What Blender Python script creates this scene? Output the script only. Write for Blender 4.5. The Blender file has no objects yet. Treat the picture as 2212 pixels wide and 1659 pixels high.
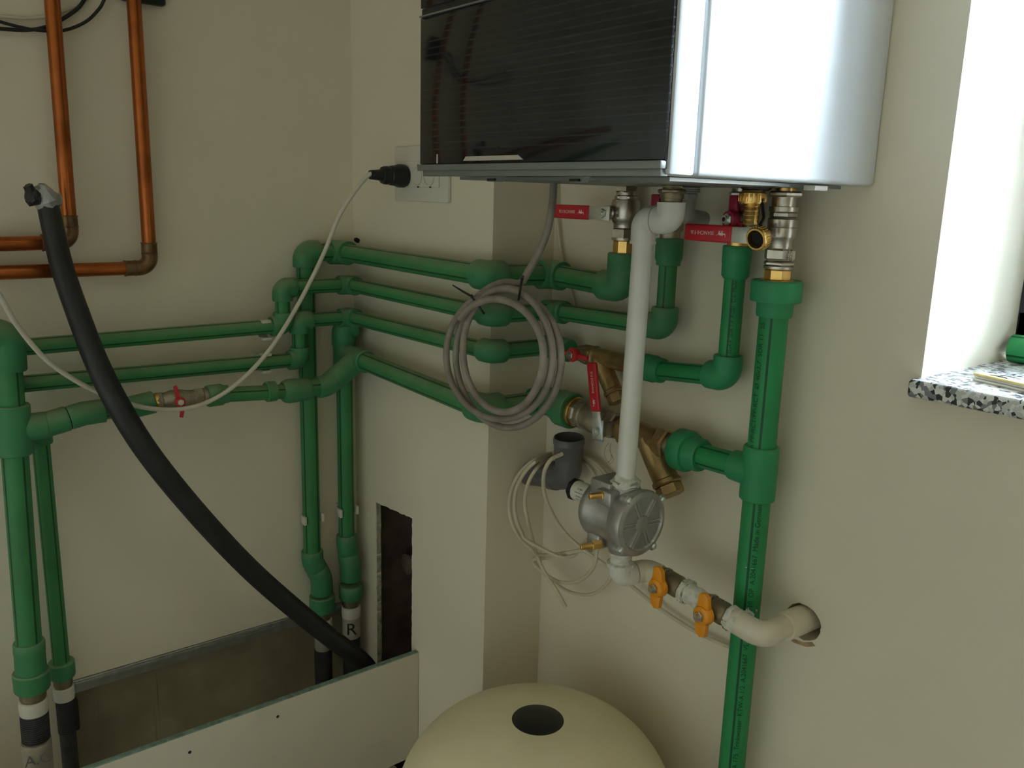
import bpy, bmesh, math, random
from mathutils import Vector as V, Matrix
random.seed(7)
S = bpy.context.scene
COL = S.collection
PI = math.pi

# ------------------------------------------------------------------ camera
W, H, F = 2212, 1659, 1850.0
yaw, pit, rol = 0.89739279, -0.21655308, 0.02821048
fw = V((-math.sin(yaw)*math.cos(pit), math.cos(yaw)*math.cos(pit), math.sin(pit)))
r0 = V((math.cos(yaw), math.sin(yaw), 0)); u0 = r0.cross(fw)
rt = math.cos(rol)*r0 + math.sin(rol)*u0
up = -math.sin(rol)*r0 + math.cos(rol)*u0
C = V((1.734, -0.92, 1.6))
cam_d = bpy.data.cameras.new('camera'); cam = bpy.data.objects.new('camera', cam_d); COL.objects.link(cam)
cam_d.sensor_width = 36; cam_d.sensor_fit = 'HORIZONTAL'; cam_d.lens = 36*F/W
cam_d.clip_start = 0.02; cam_d.clip_end = 100
cam.matrix_world = Matrix(((rt.x, up.x, -fw.x, C.x), (rt.y, up.y, -fw.y, C.y), (rt.z, up.z, -fw.z, C.z), (0, 0, 0, 1)))
S.camera = cam

YR = 0.1426            # plane of the right wall; the chase stands at y=0, the left wall at x=0
def ray(px, py): return (px-W/2)/F*rt - (py-H/2)/F*up + fw
def onp(px, py, ax, v):
    d = ray(px, py); return C + d*((v-C[ax])/d[ax])
def Mw(px, py, o=.04): return onp(px, py, 1, -o)      # point seen at a pixel, o metres in front of the chase
def Rw(px, py, o=.04): return onp(px, py, 1, YR-o)
def Lw(px, py, o=.04): return onp(px, py, 0, o)
def zrow(x, y, py):
    a = V((x, y, 0)) - C; k = -(py-H/2)/F
    return -(a.dot(up)-k*a.dot(fw))/(up.z-k*fw.z)
def P(x, y, py): return V((x, y, zrow(x, y, py)))
X, Y, Z = V((1, 0, 0)), V((0, 1, 0)), V((0, 0, 1))

# ------------------------------------------------------------------ materials
def lin(c):
    c /= 255
    return c/12.92 if c <= .04045 else ((c+.055)/1.055)**2.4
def rgb(r, g, b): return (lin(r), lin(g), lin(b), 1)
def new_mat(name):
    m = bpy.data.materials.new(name); m.use_nodes = True
    nt = m.node_tree; b = nt.nodes['Principled BSDF']
    return m, nt, b
def ramp(nt, fac, stops):
    r = nt.nodes.new('ShaderNodeValToRGB'); e = r.color_ramp.elements
    e[0].position, e[0].color = stops[0]; e[1].position, e[1].color = stops[1]
    for p, c in stops[2:]:
        k = e.new(p); k.color = c
    nt.links.new(fac, r.inputs[0]); return r.outputs[0]
def noise(nt, scale, detail=3, vec=None):
    n = nt.nodes.new('ShaderNodeTexNoise'); n.inputs['Scale'].default_value = scale; n.inputs['Detail'].default_value = detail
    if vec is None:
        tc = nt.nodes.new('ShaderNodeTexCoord'); vec = tc.outputs['Object']
    nt.links.new(vec, n.inputs['Vector']); return n.outputs['Fac']
def bump(nt, b, h, strength=.2, dist=.001):
    k = nt.nodes.new('ShaderNodeBump'); k.inputs['Strength'].default_value = strength; k.inputs['Distance'].default_value = dist
    nt.links.new(h, k.inputs['Height']); nt.links.new(k.outputs[0], b.inputs['Normal'])
def mix(nt, fac, a, bb):
    m = nt.nodes.new('ShaderNodeMix'); m.data_type = 'RGBA'
    if isinstance(fac, (int, float)): m.inputs[0].default_value = fac
    else: nt.links.new(fac, m.inputs[0])
    for i, v in ((6, a), (7, bb)):
        if isinstance(v, tuple): m.inputs[i].default_value = v
        else: nt.links.new(v, m.inputs[i])
    return m.outputs[2]
def math_n(nt, op, a, b=None, c=None):
    m = nt.nodes.new('ShaderNodeMath'); m.operation = op
    for i, v in enumerate((a, b, c)):
        if v is None: continue
        if isinstance(v, (int, float)): m.inputs[i].default_value = v
        else: nt.links.new(v, m.inputs[i])
    return m.outputs[0]
def plain(name, col, rough=.5, metal=0, var=.12, scale=30, bmp=0, spec=.5):
    """plain surface with a little uneven tone"""
    m, nt, b = new_mat(name)
    f = noise(nt, scale)
    lo = tuple(c*(1-var) for c in col[:3])+(1,); hi = tuple(min(1, c*(1+var)) for c in col[:3])+(1,)
    nt.links.new(ramp(nt, f, [(.3, lo), (.7, hi)]), b.inputs['Base Color'])
    b.inputs['Roughness'].default_value = rough; b.inputs['Metallic'].default_value = metal
    b.inputs['Specular IOR Level'].default_value = spec
    if bmp: bump(nt, b, noise(nt, scale*8), bmp)
    return m
def wall_mat(name, base, marks=True):
    m, nt, b = new_mat(name)
    f = noise(nt, 2.2, 4); g = noise(nt, 40, 4)
    c = ramp(nt, f, [(.3, tuple(v*.95 for v in base)+(1,)), (.7, tuple(v*1.04 for v in base)+(1,))])
    if marks:     # rubbed dirty smudges
        h = noise(nt, 6, 6); s = ramp(nt, h, [(.66, (0, 0, 0, 1)), (.80, (.35, .35, .35, 1))])
        c = mix(nt, s, c, tuple(v*.72 for v in base)+(1,))
    nt.links.new(c, b.inputs['Base Color']); b.inputs['Roughness'].default_value = .75
    b.inputs['Specular IOR Level'].default_value = .25
    bump(nt, b, g, .12, .0008); return m
def green_pipe_mat(name, base, dust=.25, stripes=True):
    m, nt, b = new_mat(name)
    c = ramp(nt, noise(nt, 14, 4), [(.3, tuple(v*.88 for v in base)+(1,)), (.7, tuple(v*1.1 for v in base)+(1,))])
    if dust:   # settled cement dust and scuffs
        geo = nt.nodes.new('ShaderNodeNewGeometry'); sx = nt.nodes.new('ShaderNodeSeparateXYZ'); nt.links.new(geo.outputs['Normal'], sx.inputs[0])
        u = math_n(nt, 'MULTIPLY', math_n(nt, 'MAXIMUM', sx.outputs[2], 0.0), math_n(nt, 'MULTIPLY_ADD', noise(nt, 25, 5), .9, .1))
        u = math_n(nt, 'MULTIPLY_ADD', u, dust*1.6, math_n(nt, 'MULTIPLY', noise(nt, 9, 5), dust*.35))
        c = mix(nt, u, c, rgb(190, 180, 150))
    if stripes:
        uv = nt.nodes.new('ShaderNodeUVMap'); s = nt.nodes.new('ShaderNodeSeparateXYZ'); nt.links.new(uv.outputs[0], s.inputs[0])
        w = math_n(nt, 'FRACT', math_n(nt, 'MULTIPLY_ADD', s.outputs[0], 4.0, .2))
        d = math_n(nt, 'ABSOLUTE', math_n(nt, 'SUBTRACT', w, .5))
        k = math_n(nt, 'LESS_THAN', d, .055)
        c = mix(nt, math_n(nt, 'MULTIPLY', k, .85), c, (.004, .04, .02, 1))
    nt.links.new(c, b.inputs['Base Color']); b.inputs['Roughness'].default_value = .5
    b.inputs['Specular IOR Level'].default_value = .35
    return m

WB = (.748, .683, .548)
M = {}
M['wall'] = wall_mat('painted wall', WB)
M['ceil'] = wall_mat('painted ceiling', (.78, .76, .68), False)
M['raw'] = plain('raw render', (.33, .285, .19, 1), .9, 0, .2, 9, .4)
M['floor'] = plain('grey floor screed', (.30, .29, .26, 1), .8, 0, .2, 6, .3)
M['stain'] = plain('rusty stain', (.40, .27, .15, 1), .85, 0, .3, 60)
M['sleeve'] = plain('grubby white sleeve', (.42, .385, .31, 1), .6, 0, .15, 40)
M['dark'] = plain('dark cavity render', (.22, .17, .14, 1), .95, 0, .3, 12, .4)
M['board'] = wall_mat('plasterboard face', (.66, .62, .52))
M['board_edge'] = plain('plasterboard torn edge', (.42, .40, .31, 1), .9, 0, .35, 80, .5)
M['board_core'] = plain('green board core', (.20, .28, .24, 1), .9, 0, .3, 80)
M['galv'] = plain('galvanised steel', (.52, .56, .58, 1), .30, .85, .15, 40)
M['gpipe'] = green_pipe_mat('green plastic pipe dusty', (.021, .215, .068), .30)
M['gfit'] = green_pipe_mat('green plastic fitting dusty', (.023, .215, .085), .34, False)
M['gpipe_clean'] = green_pipe_mat('green plastic pipe clean', (.022, .26, .085), 0)
M['gfit_clean'] = green_pipe_mat('green plastic fitting clean', (.026, .265, .105), .05, False)
M['copper'] = None
M['nickel'] = plain('nickel plated brass', (.50, .46, .40, 1), .3, 1, .12, 60)
M['nickel_dusty'] = plain('dusty nickel plated brass', (.40, .35, .27, 1), .45, .8, .2, 60, .15)
M['brass'] = plain('bright brass', (.75, .48, .16, 1), .28, 1, .12, 60)
M['bronze'] = plain('cast bronze', (.42, .29, .135, 1), .42, .85, .2, 50, .25)
M['olive_brass'] = plain('tarnished brass valve', (.25, .205, .13, 1), .45, .7, .25, 50, .2)
M['red'] = plain('red vinyl', (.56, .018, .028, 1), .4, 0, .08, 30)
M['maroon'] = plain('dark red plastic', (.30, .014, .045, 1), .4, 0, .1, 30)
M['steel'] = plain('zinc plated steel', (.72, .76, .74, 1), .35, .9, .08, 60)
M['yellow'] = plain('orange yellow handle', (.80, .30, .008, 1), .4, 0, .08, 40)
M['white_pipe'] = plain('white enamelled pipe', (.70, .685, .63, 1), .28, 0, .05, 20, .05)
M['cream_pipe'] = plain('cream plastic pipe', (.68, .62, .49, 1), .35, 0, .07, 20)
M['white_paint'] = plain('smeared white paint', (.66, .65, .58, 1), .55, 0, .2, 120, .5)
M['cast_alu'] = plain('cast aluminium', (.44, .43, .42, 1), .42, .75, .12, 45, .12)
M['alu_hi'] = plain('bright aluminium rib', (.62, .61, .59, 1), .35, .8, .1, 60)
M['grey_pvc'] = plain('grey drain plastic', (.125, .125, .13, 1), .45, 0, .12, 18)
M['black_pl'] = plain('black plastic', (.012, .012, .013, 1), .4, 0, .2, 30)
M['black_rubber'] = plain('black foam hose', (.013, .013, .014, 1), .48, 0, .35, 22, .1)
M['black_bore'] = plain('dark bore', (.008, .008, .008, 1), .8)
M['grey_cable'] = plain('dusty grey cable sheath', (.27, .235, .20, 1), .55, 0, .25, 25, .1)
M['cream_cable'] = plain('cream cable sheath', (.58, .52, .38, 1), .45, 0, .08, 25)
M['white_cable'] = plain('white power cable', (.62, .58, .49, 1), .42, 0, .06, 25)
M['tape'] = plain('grey duct tape', (.36, .37, .37, 1), .35, .3, .25, 60, .3)
M['white_pl'] = plain('white plastic', (.66, .63, .56, 1), .35, 0, .04, 20)
M['trans_pl'] = plain('milky plastic', (.40, .41, .40, 1), .4, 0, .06, 20)
M['tank'] = plain('cream tank paint', (.80, .71, .48, 1), .45, 0, .06, 8, .06)
M['case'] = plain('boiler white enamel', (.57, .59, .60, 1), .35, 0, .02, 5)
M['trim'] = plain('boiler grey trim', (.20, .215, .21, 1), .4, .3, .05, 20)
M['pencil'] = plain('worn marker', (.20, .20, .19, 1), .7)
M['ink'] = plain('black ink', (.01, .01, .01, 1), .7)
M['ink_green'] = plain('faded ink', (.005, .035, .017, 1), .7)
M['print'] = plain('pale print', (.80, .62, .60, 1), .6)
M['frame_dk'] = plain('anthracite window frame', (.045, .055, .065, 1), .4, .2, .1, 20)
M['rule'] = plain('yellow rule wood', (.72, .58, .22, 1), .5, 0, .12, 60)
M['rule_dk'] = plain('rule print', (.30, .22, .06, 1), .6)
M['silver_strip'] = plain('silver reflection strip', (.80, .82, .86, 1), .22, 1, .05, 10)
M['blue_steel'] = plain('blue zinc plate', (.42, .53, .60, 1), .35, .8, .15, 60)
M['trough_hose'] = plain('dark corrugated sleeve', (.045, .045, .05, 1), .6, 0, .3, 60)

def copper():
    m, nt, b = new_mat('copper tube')
    f = noise(nt, 9, 5)
    c = ramp(nt, f, [(.32, (.17, .045, .014, 1)), (.5, (.40, .115, .030, 1)), (.72, (.56, .17, .045, 1))])
    nt.links.new(c, b.inputs['Base Color']); b.inputs['Metallic'].default_value = .9
    b.inputs['Roughness'].default_value = .3; return m
M['copper'] = copper()
M['copper_dull'] = plain('heat stained copper', (.20, .115, .06, 1), .4, .85, .4, 50)

def terrazzo():
    m, nt, b = new_mat('terrazzo')
    tc = nt.nodes.new('ShaderNodeTexCoord')
    v = nt.nodes.new('ShaderNodeTexVoronoi'); v.inputs['Scale'].default_value = 185; nt.links.new(tc.outputs['Object'], v.inputs['Vector'])
    s = nt.nodes.new('ShaderNodeSeparateColor'); nt.links.new(v.outputs['Color'], s.inputs[0])
    r = nt.nodes.new('ShaderNodeValToRGB'); r.color_ramp.interpolation = 'CONSTANT'
    e = r.color_ramp.elements; e[0].position = 0; e[0].color = (.03, .035, .04, 1); e[1].position = .22; e[1].color = (.22, .23, .24, 1)
    k = e.new(.42); k.color = (.55, .55, .53, 1); k = e.new(.62); k.color = (.72, .72, .70, 1)
    nt.links.new(s.outputs[0], r.inputs[0]); nt.links.new(r.outputs[0], b.inputs['Base Color'])
    b.inputs['Roughness'].default_value = .35; return m
M['terrazzo'] = terrazzo()

def glass_front():
    m, nt, b = new_mat('black glass with fine lines')
    tc = nt.nodes.new('ShaderNodeTexCoord'); s = nt.nodes.new('ShaderNodeSeparateXYZ'); nt.links.new(tc.outputs['Object'], s.inputs[0])
    w = math_n(nt, 'FRACT', math_n(nt, 'MULTIPLY', s.outputs[2], 1/.0088))
    k = math_n(nt, 'LESS_THAN', w, .22)
    inside = math_n(nt, 'GREATER_THAN', s.outputs[2], .034)
    k = math_n(nt, 'MULTIPLY', k, inside)
    c = mix(nt, k, (.010, .0125, .0155, 1), (.019, .0225, .027, 1))
    nt.links.new(c, b.inputs['Base Color'])
    nt.links.new(math_n(nt, 'MULTIPLY_ADD', k, .10, .07), b.inputs['Roughness'])
    b.inputs['Specular IOR Level'].default_value = .45
    return m
M['black_glass'] = glass_front()
def pane_mat():
    m = bpy.data.materials.new('window glass'); m.use_nodes = True; nt = m.node_tree; nt.nodes.clear()
    o = nt.nodes.new('ShaderNodeOutputMaterial'); t = nt.nodes.new('ShaderNodeBsdfTransparent'); t.inputs[0].default_value = (.94, .96, .96, 1)
    g = nt.nodes.new('ShaderNodeBsdfGlossy'); g.inputs['Roughness'].default_value = .02
    f = nt.nodes.new('ShaderNodeFresnel'); f.inputs[0].default_value = 1.45
    x = nt.nodes.new('ShaderNodeMixShader'); nt.links.new(f.outputs[0], x.inputs[0]); nt.links.new(t.outputs[0], x.inputs[1]); nt.links.new(g.outputs[0], x.inputs[2])
    nt.links.new(x.outputs[0], o.inputs[0]); return m
M['pane'] = pane_mat()

# ------------------------------------------------------------------ mesh tools
WL = {}
def perp(a, ref=None):
    a = a.normalized()
    ref = ref or (Z if abs(a.z) < .9 else X)
    x = (ref - a*ref.dot(a)).normalized(); return x, a.cross(x)
def fillet(pts, r, seg=8):
    """polyline with its inner corners rounded to radius r"""
    pts = [V(p) for p in pts]; out = [pts[0]]
    for i in range(1, len(pts)-1):
        a, b, c = pts[i-1], pts[i], pts[i+1]
        d1 = (a-b); d2 = (c-b); l1, l2 = d1.length, d2.length; d1.normalize(); d2.normalize()
        ang = d1.angle(d2)
        if ang > PI-.02: out.append(b); continue
        t = min(r/math.tan(ang/2), .49*l1, .49*l2); rr = t*math.tan(ang/2)
        bis = (d1+d2).normalized(); cen = b+bis*(rr/math.sin(ang/2))
        p1 = b+d1*t-cen; p2 = b+d2*t-cen; tot = p1.angle(p2); ax = p1.cross(p2).normalized()
        n = max(2, int(seg*tot/(PI/2)+.5))
        for k in range(n+1): out.append(cen+Matrix.Rotation(tot*k/n, 3, ax) @ p1)
    out.append(pts[-1]); return out
def spline(pts, sub=8, closed=False):
    """smooth curve through points (Catmull-Rom)"""
    pts = [V(p) for p in pts]; n = len(pts); out = []
    for i in range(n if closed else n-1):
        p0 = pts[(i-1) % n] if closed or i > 0 else pts[0]*2-pts[1]
        p1, p2 = pts[i], pts[(i+1) % n]
        p3 = pts[(i+2) % n] if closed or i+2 < n else p2*2-p1
        for k in range(sub):
            t = k/sub
            out.append(.5*((2*p1)+(p2-p0)*t+(2*p0-5*p1+4*p2-p3)*t*t+(3*p1-p0-3*p2+p3)*t**3))
    if not closed: out.append(pts[-1])
    return out
class MB:
    def __init__(s): s.v = []; s.f = []; s.uv = []
    def sweep(s, pts, rad, n=20, caps=True, ref=None, closed=False):
        pts = [V(p) for p in pts]; m = len(pts)
        rads = rad if isinstance(rad, (list, tuple)) else [rad]*m
        # tangents, with repeats (same point, other radius) borrowing the neighbour's
        tg = []
        for i in range(m):
            a, b = i, i
            while True:
                a2 = a-1 if (closed or a > 0) else a; b2 = b+1 if (closed or b < m-1) else b
                a, b = a2, b2
                d = pts[b % m]-pts[a % m]
                if d.length > 1e-9 or (a <= 0 and b >= m-1): break
            tg.append(d.normalized() if d.length > 1e-9 else Z)
        x, y = perp(tg[0], ref); base = len(s.v); length = 0; L = []
        for i in range(m):
            if i:
                q = tg[i-1].rotation_difference(tg[i]); x = q @ x; length += (pts[i]-pts[i-1]).length
            x = (x-tg[i]*x.dot(tg[i])).normalized(); y = tg[i].cross(x); L.append(length)
            for k in range(n):
                a = 2*PI*k/n; s.v.append(pts[i]+(x*math.cos(a)+y*math.sin(a))*rads[i])
        for i in range(m if closed else m-1):
            j = (i+1) % m
            for k in range(n):
                k2 = (k+1) % n
                s.f.append((base+i*n+k, base+i*n+k2, base+j*n+k2, base+j*n+k))
                u0_, u1_ = k/n, (k+1)/n; v0, v1 = L[i], L[j] if j else L[i]+.01
                s.uv.append(((u0_, v0), (u1_, v0), (u1_, v1), (u0_, v1)))
        if caps and not closed:
            for i, rev in ((0, True), (m-1, False)):
                if rads[i] < 1e-6: continue
                ids = [base+i*n+k for k in range(n)]
                s.f.append(tuple(reversed(ids)) if rev else tuple(ids)); s.uv.append(tuple((.1, 0) for _ in ids))
        return s
    def lathe(s, p, axis, prof, n=28, ref=None, caps=True):
        a = V(axis).normalized()
        base = len(s.v); x, y = perp(a, ref); m = len(prof)
        for t, r in prof:
            for k in range(n):
                q = 2*PI*k/n; s.v.append(V(p)+a*t+(x*math.cos(q)+y*math.sin(q))*max(r, 1e-6))
        for i in range(m-1):
            for k in range(n):
                k2 = (k+1) % n
                s.f.append((base+i*n+k, base+i*n+k2, base+(i+1)*n+k2, base+(i+1)*n+k))
                s.uv.append(((k/n, prof[i][0]), ((k+1)/n, prof[i][0]), ((k+1)/n, prof[i+1][0]), (k/n, prof[i+1][0])))
        if caps:
            for i, rev in ((0, True), (m-1, False)):
                if prof[i][1] < 1e-5: continue
                ids = [base+i*n+k for k in range(n)]
                s.f.append(tuple(reversed(ids)) if rev else tuple(ids)); s.uv.append(tuple((.1, 0) for _ in ids))
        return s
    def hexa(s, p, axis, t0, t1, r, rot=0, n=6):
        """hexagon (or octagon) nut with chamfered ends; r is the corner radius"""
        a = V(axis).normalized(); x, y = perp(a); ch = min(.12*r, .3*abs(t1-t0))
        c, q = math.cos(rot), math.sin(rot); x2 = x*c+y*q
        return s.lathe(p, a, [(t0, r*.9), (t0+ch, r), (t1-ch, r), (t1, r*.9)], n, x2)
    def box(s, c, half, ax=(X, Y, Z), bev=0, seg=2):
        bm = bmesh.new(); bmesh.ops.create_cube(bm, size=2)
        for v in bm.verts: v.co = V((v.co.x*half[0], v.co.y*half[1], v.co.z*half[2]))
        if bev: bmesh.ops.bevel(bm, geom=bm.edges[:], offset=bev, segments=seg, affect='EDGES', profile=.5)
        return s.bm(bm, V(c), ax)
    def bm(s, bm, o, ax):
        base = len(s.v); bm.verts.ensure_lookup_table()
        flip = ax[0].cross(ax[1]).dot(ax[2]) < 0
        for v in bm.verts: s.v.append(o+ax[0]*v.co.x+ax[1]*v.co.y+ax[2]*v.co.z)
        for f in bm.faces:
            ids = [base+v.index for v in f.verts]
            if flip: ids.reverse()
            s.f.append(tuple(ids)); s.uv.append(tuple((s.v[i].x, s.v[i].z) for i in ids))
        bm.free(); return s
    def prism(s, loops, o, ax, depth, bev=0):
        """outline (first loop) with holes (other loops), 2D in ax[0],ax[1], pushed along ax[2]"""
        bm = bmesh.new(); edges = []
        for lp in loops:
            vs = [bm.verts.new((x, y, 0)) for x, y in lp]
            edges += [bm.edges.new((vs[i], vs[(i+1) % len(vs)])) for i in range(len(vs))]
        if len(loops) == 1: faces = [bm.faces.new(vs)]
        else: faces = [g for g in bmesh.ops.triangle_fill(bm, edges=edges, use_beauty=True, use_dissolve=False)['geom'] if isinstance(g, bmesh.types.BMFace)]
        r = bmesh.ops.extrude_face_region(bm, geom=faces)
        for g in r['geom']:
            if isinstance(g, bmesh.types.BMVert): g.co.z += depth
        bmesh.ops.recalc_face_normals(bm, faces=bm.faces[:])
        if bev:
            bmesh.ops.dissolve_limit(bm, angle_limit=.01, verts=bm.verts[:], edges=bm.edges[:])
            bmesh.ops.bevel(bm, geom=[e for e in bm.edges if len(e.link_faces) == 2 and e.calc_face_angle(0) > .6], offset=bev, segments=2, affect='EDGES', profile=.5)
        bm.verts.index_update(); return s.bm(bm, V(o), ax)
    def build(s, name, mat, parent=None, loc=None, label=None, smooth=35):
        o_w = WL[parent.name] if parent else V(loc if loc is not None else (0, 0, 0))
        me = bpy.data.meshes.new(name)
        me.from_pydata([tuple(v-o_w) for v in s.v], [], s.f); me.validate()
        uvl = me.uv_layers.new(name='UVMap')
        if len(me.polygons) == len(s.uv):
            for p, uvs in zip(me.polygons, s.uv):
                for li, uv in zip(p.loop_indices, uvs): uvl.data[li].uv = uv
        bm = bmesh.new(); bm.from_mesh(me); bmesh.ops.recalc_face_normals(bm, faces=bm.faces[:]); bm.to_mesh(me); bm.free()
        me.polygons.foreach_set('use_smooth', [True]*len(me.polygons)); me.set_sharp_from_angle(angle=math.radians(smooth))
        me.materials.append(M[mat] if isinstance(mat, str) else mat)
        o = bpy.data.objects.new(name, me); COL.objects.link(o)
        if parent: o.parent = parent; WL[o.name] = o_w
        else: o.location = o_w; WL[o.name] = o_w
        if label: o['label'] = label
        return o
def tag(o, label, cat, group=None, kind=None):
    o['label'] = label; o['category'] = cat
    if group: o['group'] = group
    if kind: o['kind'] = kind
    return o
def thing(name, loc, label, cat, group=None):
    o = bpy.data.objects.new(name, None); COL.objects.link(o); o.location = loc; o.empty_display_size = .05
    WL[o.name] = V(loc); return tag(o, label, cat, group)
def struct(o, label=None):
    o['kind'] = 'structure'
    if label: o['label'] = label; o['category'] = 'wall'
    return o
def text(s_, size, o, ax, name, mat, parent, depth=.0003, wrap=None, align='CENTER', squash=1):
    """lettering as a mesh; ax = reading direction, up, outward. wrap=(radius) bends it round a pipe whose axis is the reading direction"""
    cu = bpy.data.curves.new('lettering', 'FONT'); cu.body = s_; cu.size = size; cu.align_x = align; cu.align_y = 'CENTER'; cu.extrude = depth if not wrap else 0
    ob = bpy.data.objects.new('lettering', cu); COL.objects.link(ob)
    me = bpy.data.meshes.new_from_object(ob); bpy.data.objects.remove(ob); bpy.data.curves.remove(cu)
    b = MB(); o = V(o)
    for v in me.vertices:
        x, y, z = v.co; x *= squash
        if wrap:
            a = y/wrap; b.v.append(o+ax[0]*x+ax[1]*math.sin(a)*(wrap+.0003)+ax[2]*math.cos(a)*(wrap+.0003))
        else: b.v.append(o+ax[0]*x+ax[1]*y+ax[2]*(z+depth))
    for p in me.polygons:
        b.f.append(tuple(p.vertices)); b.uv.append(tuple((0, 0) for _ in p.vertices))
    bpy.data.meshes.remove(me)
    return b.build(name, mat, parent)
def cyl(p, q, r, n=20, ch=0):
    p, q = V(p), V(q); L = (q-p).length
    prof = [(0, r-ch), (ch, r), (L-ch, r), (L, r-ch)] if ch else [(0, r), (L, r)]
    return MB().lathe(p, q-p, prof, n)

# ------------------------------------------------------------------ plastic pipework helpers
def pipe(root, a, b, r, mat='gpipe', ref=None): return MB().sweep([a, b], r, 28, ref=ref).build('pipe', mat, root)
def elbow(root, p, d1, d2, r, s, mat='gfit', rf=None, name='elbow'):
    p, d1, d2 = V(p), V(d1).normalized(), V(d2).normalized(); s1, s2 = s if isinstance(s, tuple) else (s, s)
    path = fillet([p+d1*s1, p, p+d2*s2], rf or r*1.08, 10)
    e1, e2 = path[0], path[-1]
    pts = [e1, e1, e1-d1*.002]+path[1:-1]+[e2-d2*.002, e2, e2]
    rr = [r*.7, r*.955, r]+[r]*(len(path)-2)+[r, r*.955, r*.7]
    return MB().sweep(pts, rr, 28).build(name, mat, root)
def sleeve(root, p, axis, prof, mat='gfit', name='coupling'):
    return MB().lathe(p, axis, prof, 36).build(name, mat, root)
def straight(r, L, c=.002): return [(-L/2, r*.7), (-L/2, r-c), (-L/2+c, r), (L/2-c, r), (L/2, r-c), (L/2, r*.7)]
def tee(root, p, ax, L, r, bd, bl, rb, mat='gfit'):
    b = MB().lathe(p, ax, straight(r, L), 32)
    b.lathe(p, bd, [(0, rb), (r*.9, rb*1.04), (bl-.002, rb), (bl, rb-.002), (bl, rb*.7)], 32)
    return b.build('tee', mat, root)
def run(root, pts, r, rf, s, mat='gpipe', fmat='gfit', ends=(0, 0)):
    """pipes between points and an elbow on every inner point"""
    pts = [V(p) for p in pts]
    for i in range(len(pts)-1):
        d = (pts[i+1]-pts[i]).normalized()
        a = pts[i]+d*(s*.55 if i else ends[0]); b = pts[i+1]-d*(s*.55 if i < len(pts)-2 else ends[1])
        if (b-a).dot(d) > .004: pipe(root, a, b, r, mat)
    for i in range(1, len(pts)-1):
        d1 = pts[i-1]-pts[i]; d2 = pts[i+1]-pts[i]
        elbow(root, pts[i], d1, d2, rf, (min(s, d1.length*.49), min(s, d2.length*.49)), fmat)

# ================================================================== THE ROOM
XR, YB, ZC = 3.2, -2.7, 2.6
def jag(pts, amp, step=.008):
    """outline with a hand-cut, slightly ragged edge"""
    out = []
    for i in range(len(pts)):
        a, b = V(pts[i]).to_3d(), V(pts[(i+1) % len(pts)]).to_3d(); n = max(1, int((b-a).length/step))
        for k in range(n):
            p = a.lerp(b, k/n); out.append((p.x+random.uniform(-amp, amp), p.y+random.uniform(-amp, amp)))
    return out
def raw_streaks():
    m = M['raw']; nt = m.node_tree; b = nt.nodes['Principled BSDF']
    tc = nt.nodes.new('ShaderNodeTexCoord'); mp = nt.nodes.new('ShaderNodeMapping'); mp.inputs['Scale'].default_value = (1, 26, .9)
    nt.links.new(tc.outputs['Object'], mp.inputs[0])
    n = noise(nt, 1.6, 4, mp.outputs[0]); s = ramp(nt, n, [(.67, (0, 0, 0, 1)), (.72, (.6, .6, .6, 1))])
    old = b.inputs['Base Color'].links[0].from_socket
    nt.links.new(mix(nt, s, old, (.05, .035, .018, 1)), b.inputs['Base Color'])
raw_streaks()
ZT = .633
w = MB().prism([[(0.0, ZC), (YB, ZC), (YB, 0), (-.645, 0), (-.645, ZT), (0, ZT)]], (-.0125, 0, 0), (Y, Z, X), .0125)
struct(w.build('wall_left', 'wall'))
struct(MB().box((-.12, -1.3, 1.3), (.06, 1.5, 1.3)).build('wall_recess', 'raw'))
hole = jag([(.0933, .25), (.2495, .25), (.2495, .9165), (.0933, .905)], .0012)
w = MB().prism([[(0, 0), (.515, 0), (.515, ZC), (0, ZC)], hole], (0, 0, 0), (X, Z, Y), .0125)
w.box((.509, (.0125+YR+.02)/2, ZC/2), (.006, (YR+.02-.0125)/2, ZC/2))
wc = struct(w.build('wall_center', 'wall'))
te = MB().prism([jag([(.0014, .26), (.0126, .26), (.0126, .9045), (.0014, .9045)], .0007)], (.0931, 0, 0), (Y, Z, X), .0010); te.build('torn_edge', 'board_edge', wc)
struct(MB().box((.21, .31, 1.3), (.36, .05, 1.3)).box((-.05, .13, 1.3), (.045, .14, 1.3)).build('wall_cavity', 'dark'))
pk = onp(866, 1222, 1, .095)
tag(MB().lathe((pk.x, .135, pk.z), -Y, [(0, .022), (.016, .022), (.017, .026), (.024, .026), (.026, .022), (.026, .0)], 28).build('pipe_stub', 'dark', loc=(pk.x, .13, pk.z)), 'dark round pipe stub deep inside the tall slot cut in the wall', 'pipe')
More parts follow.
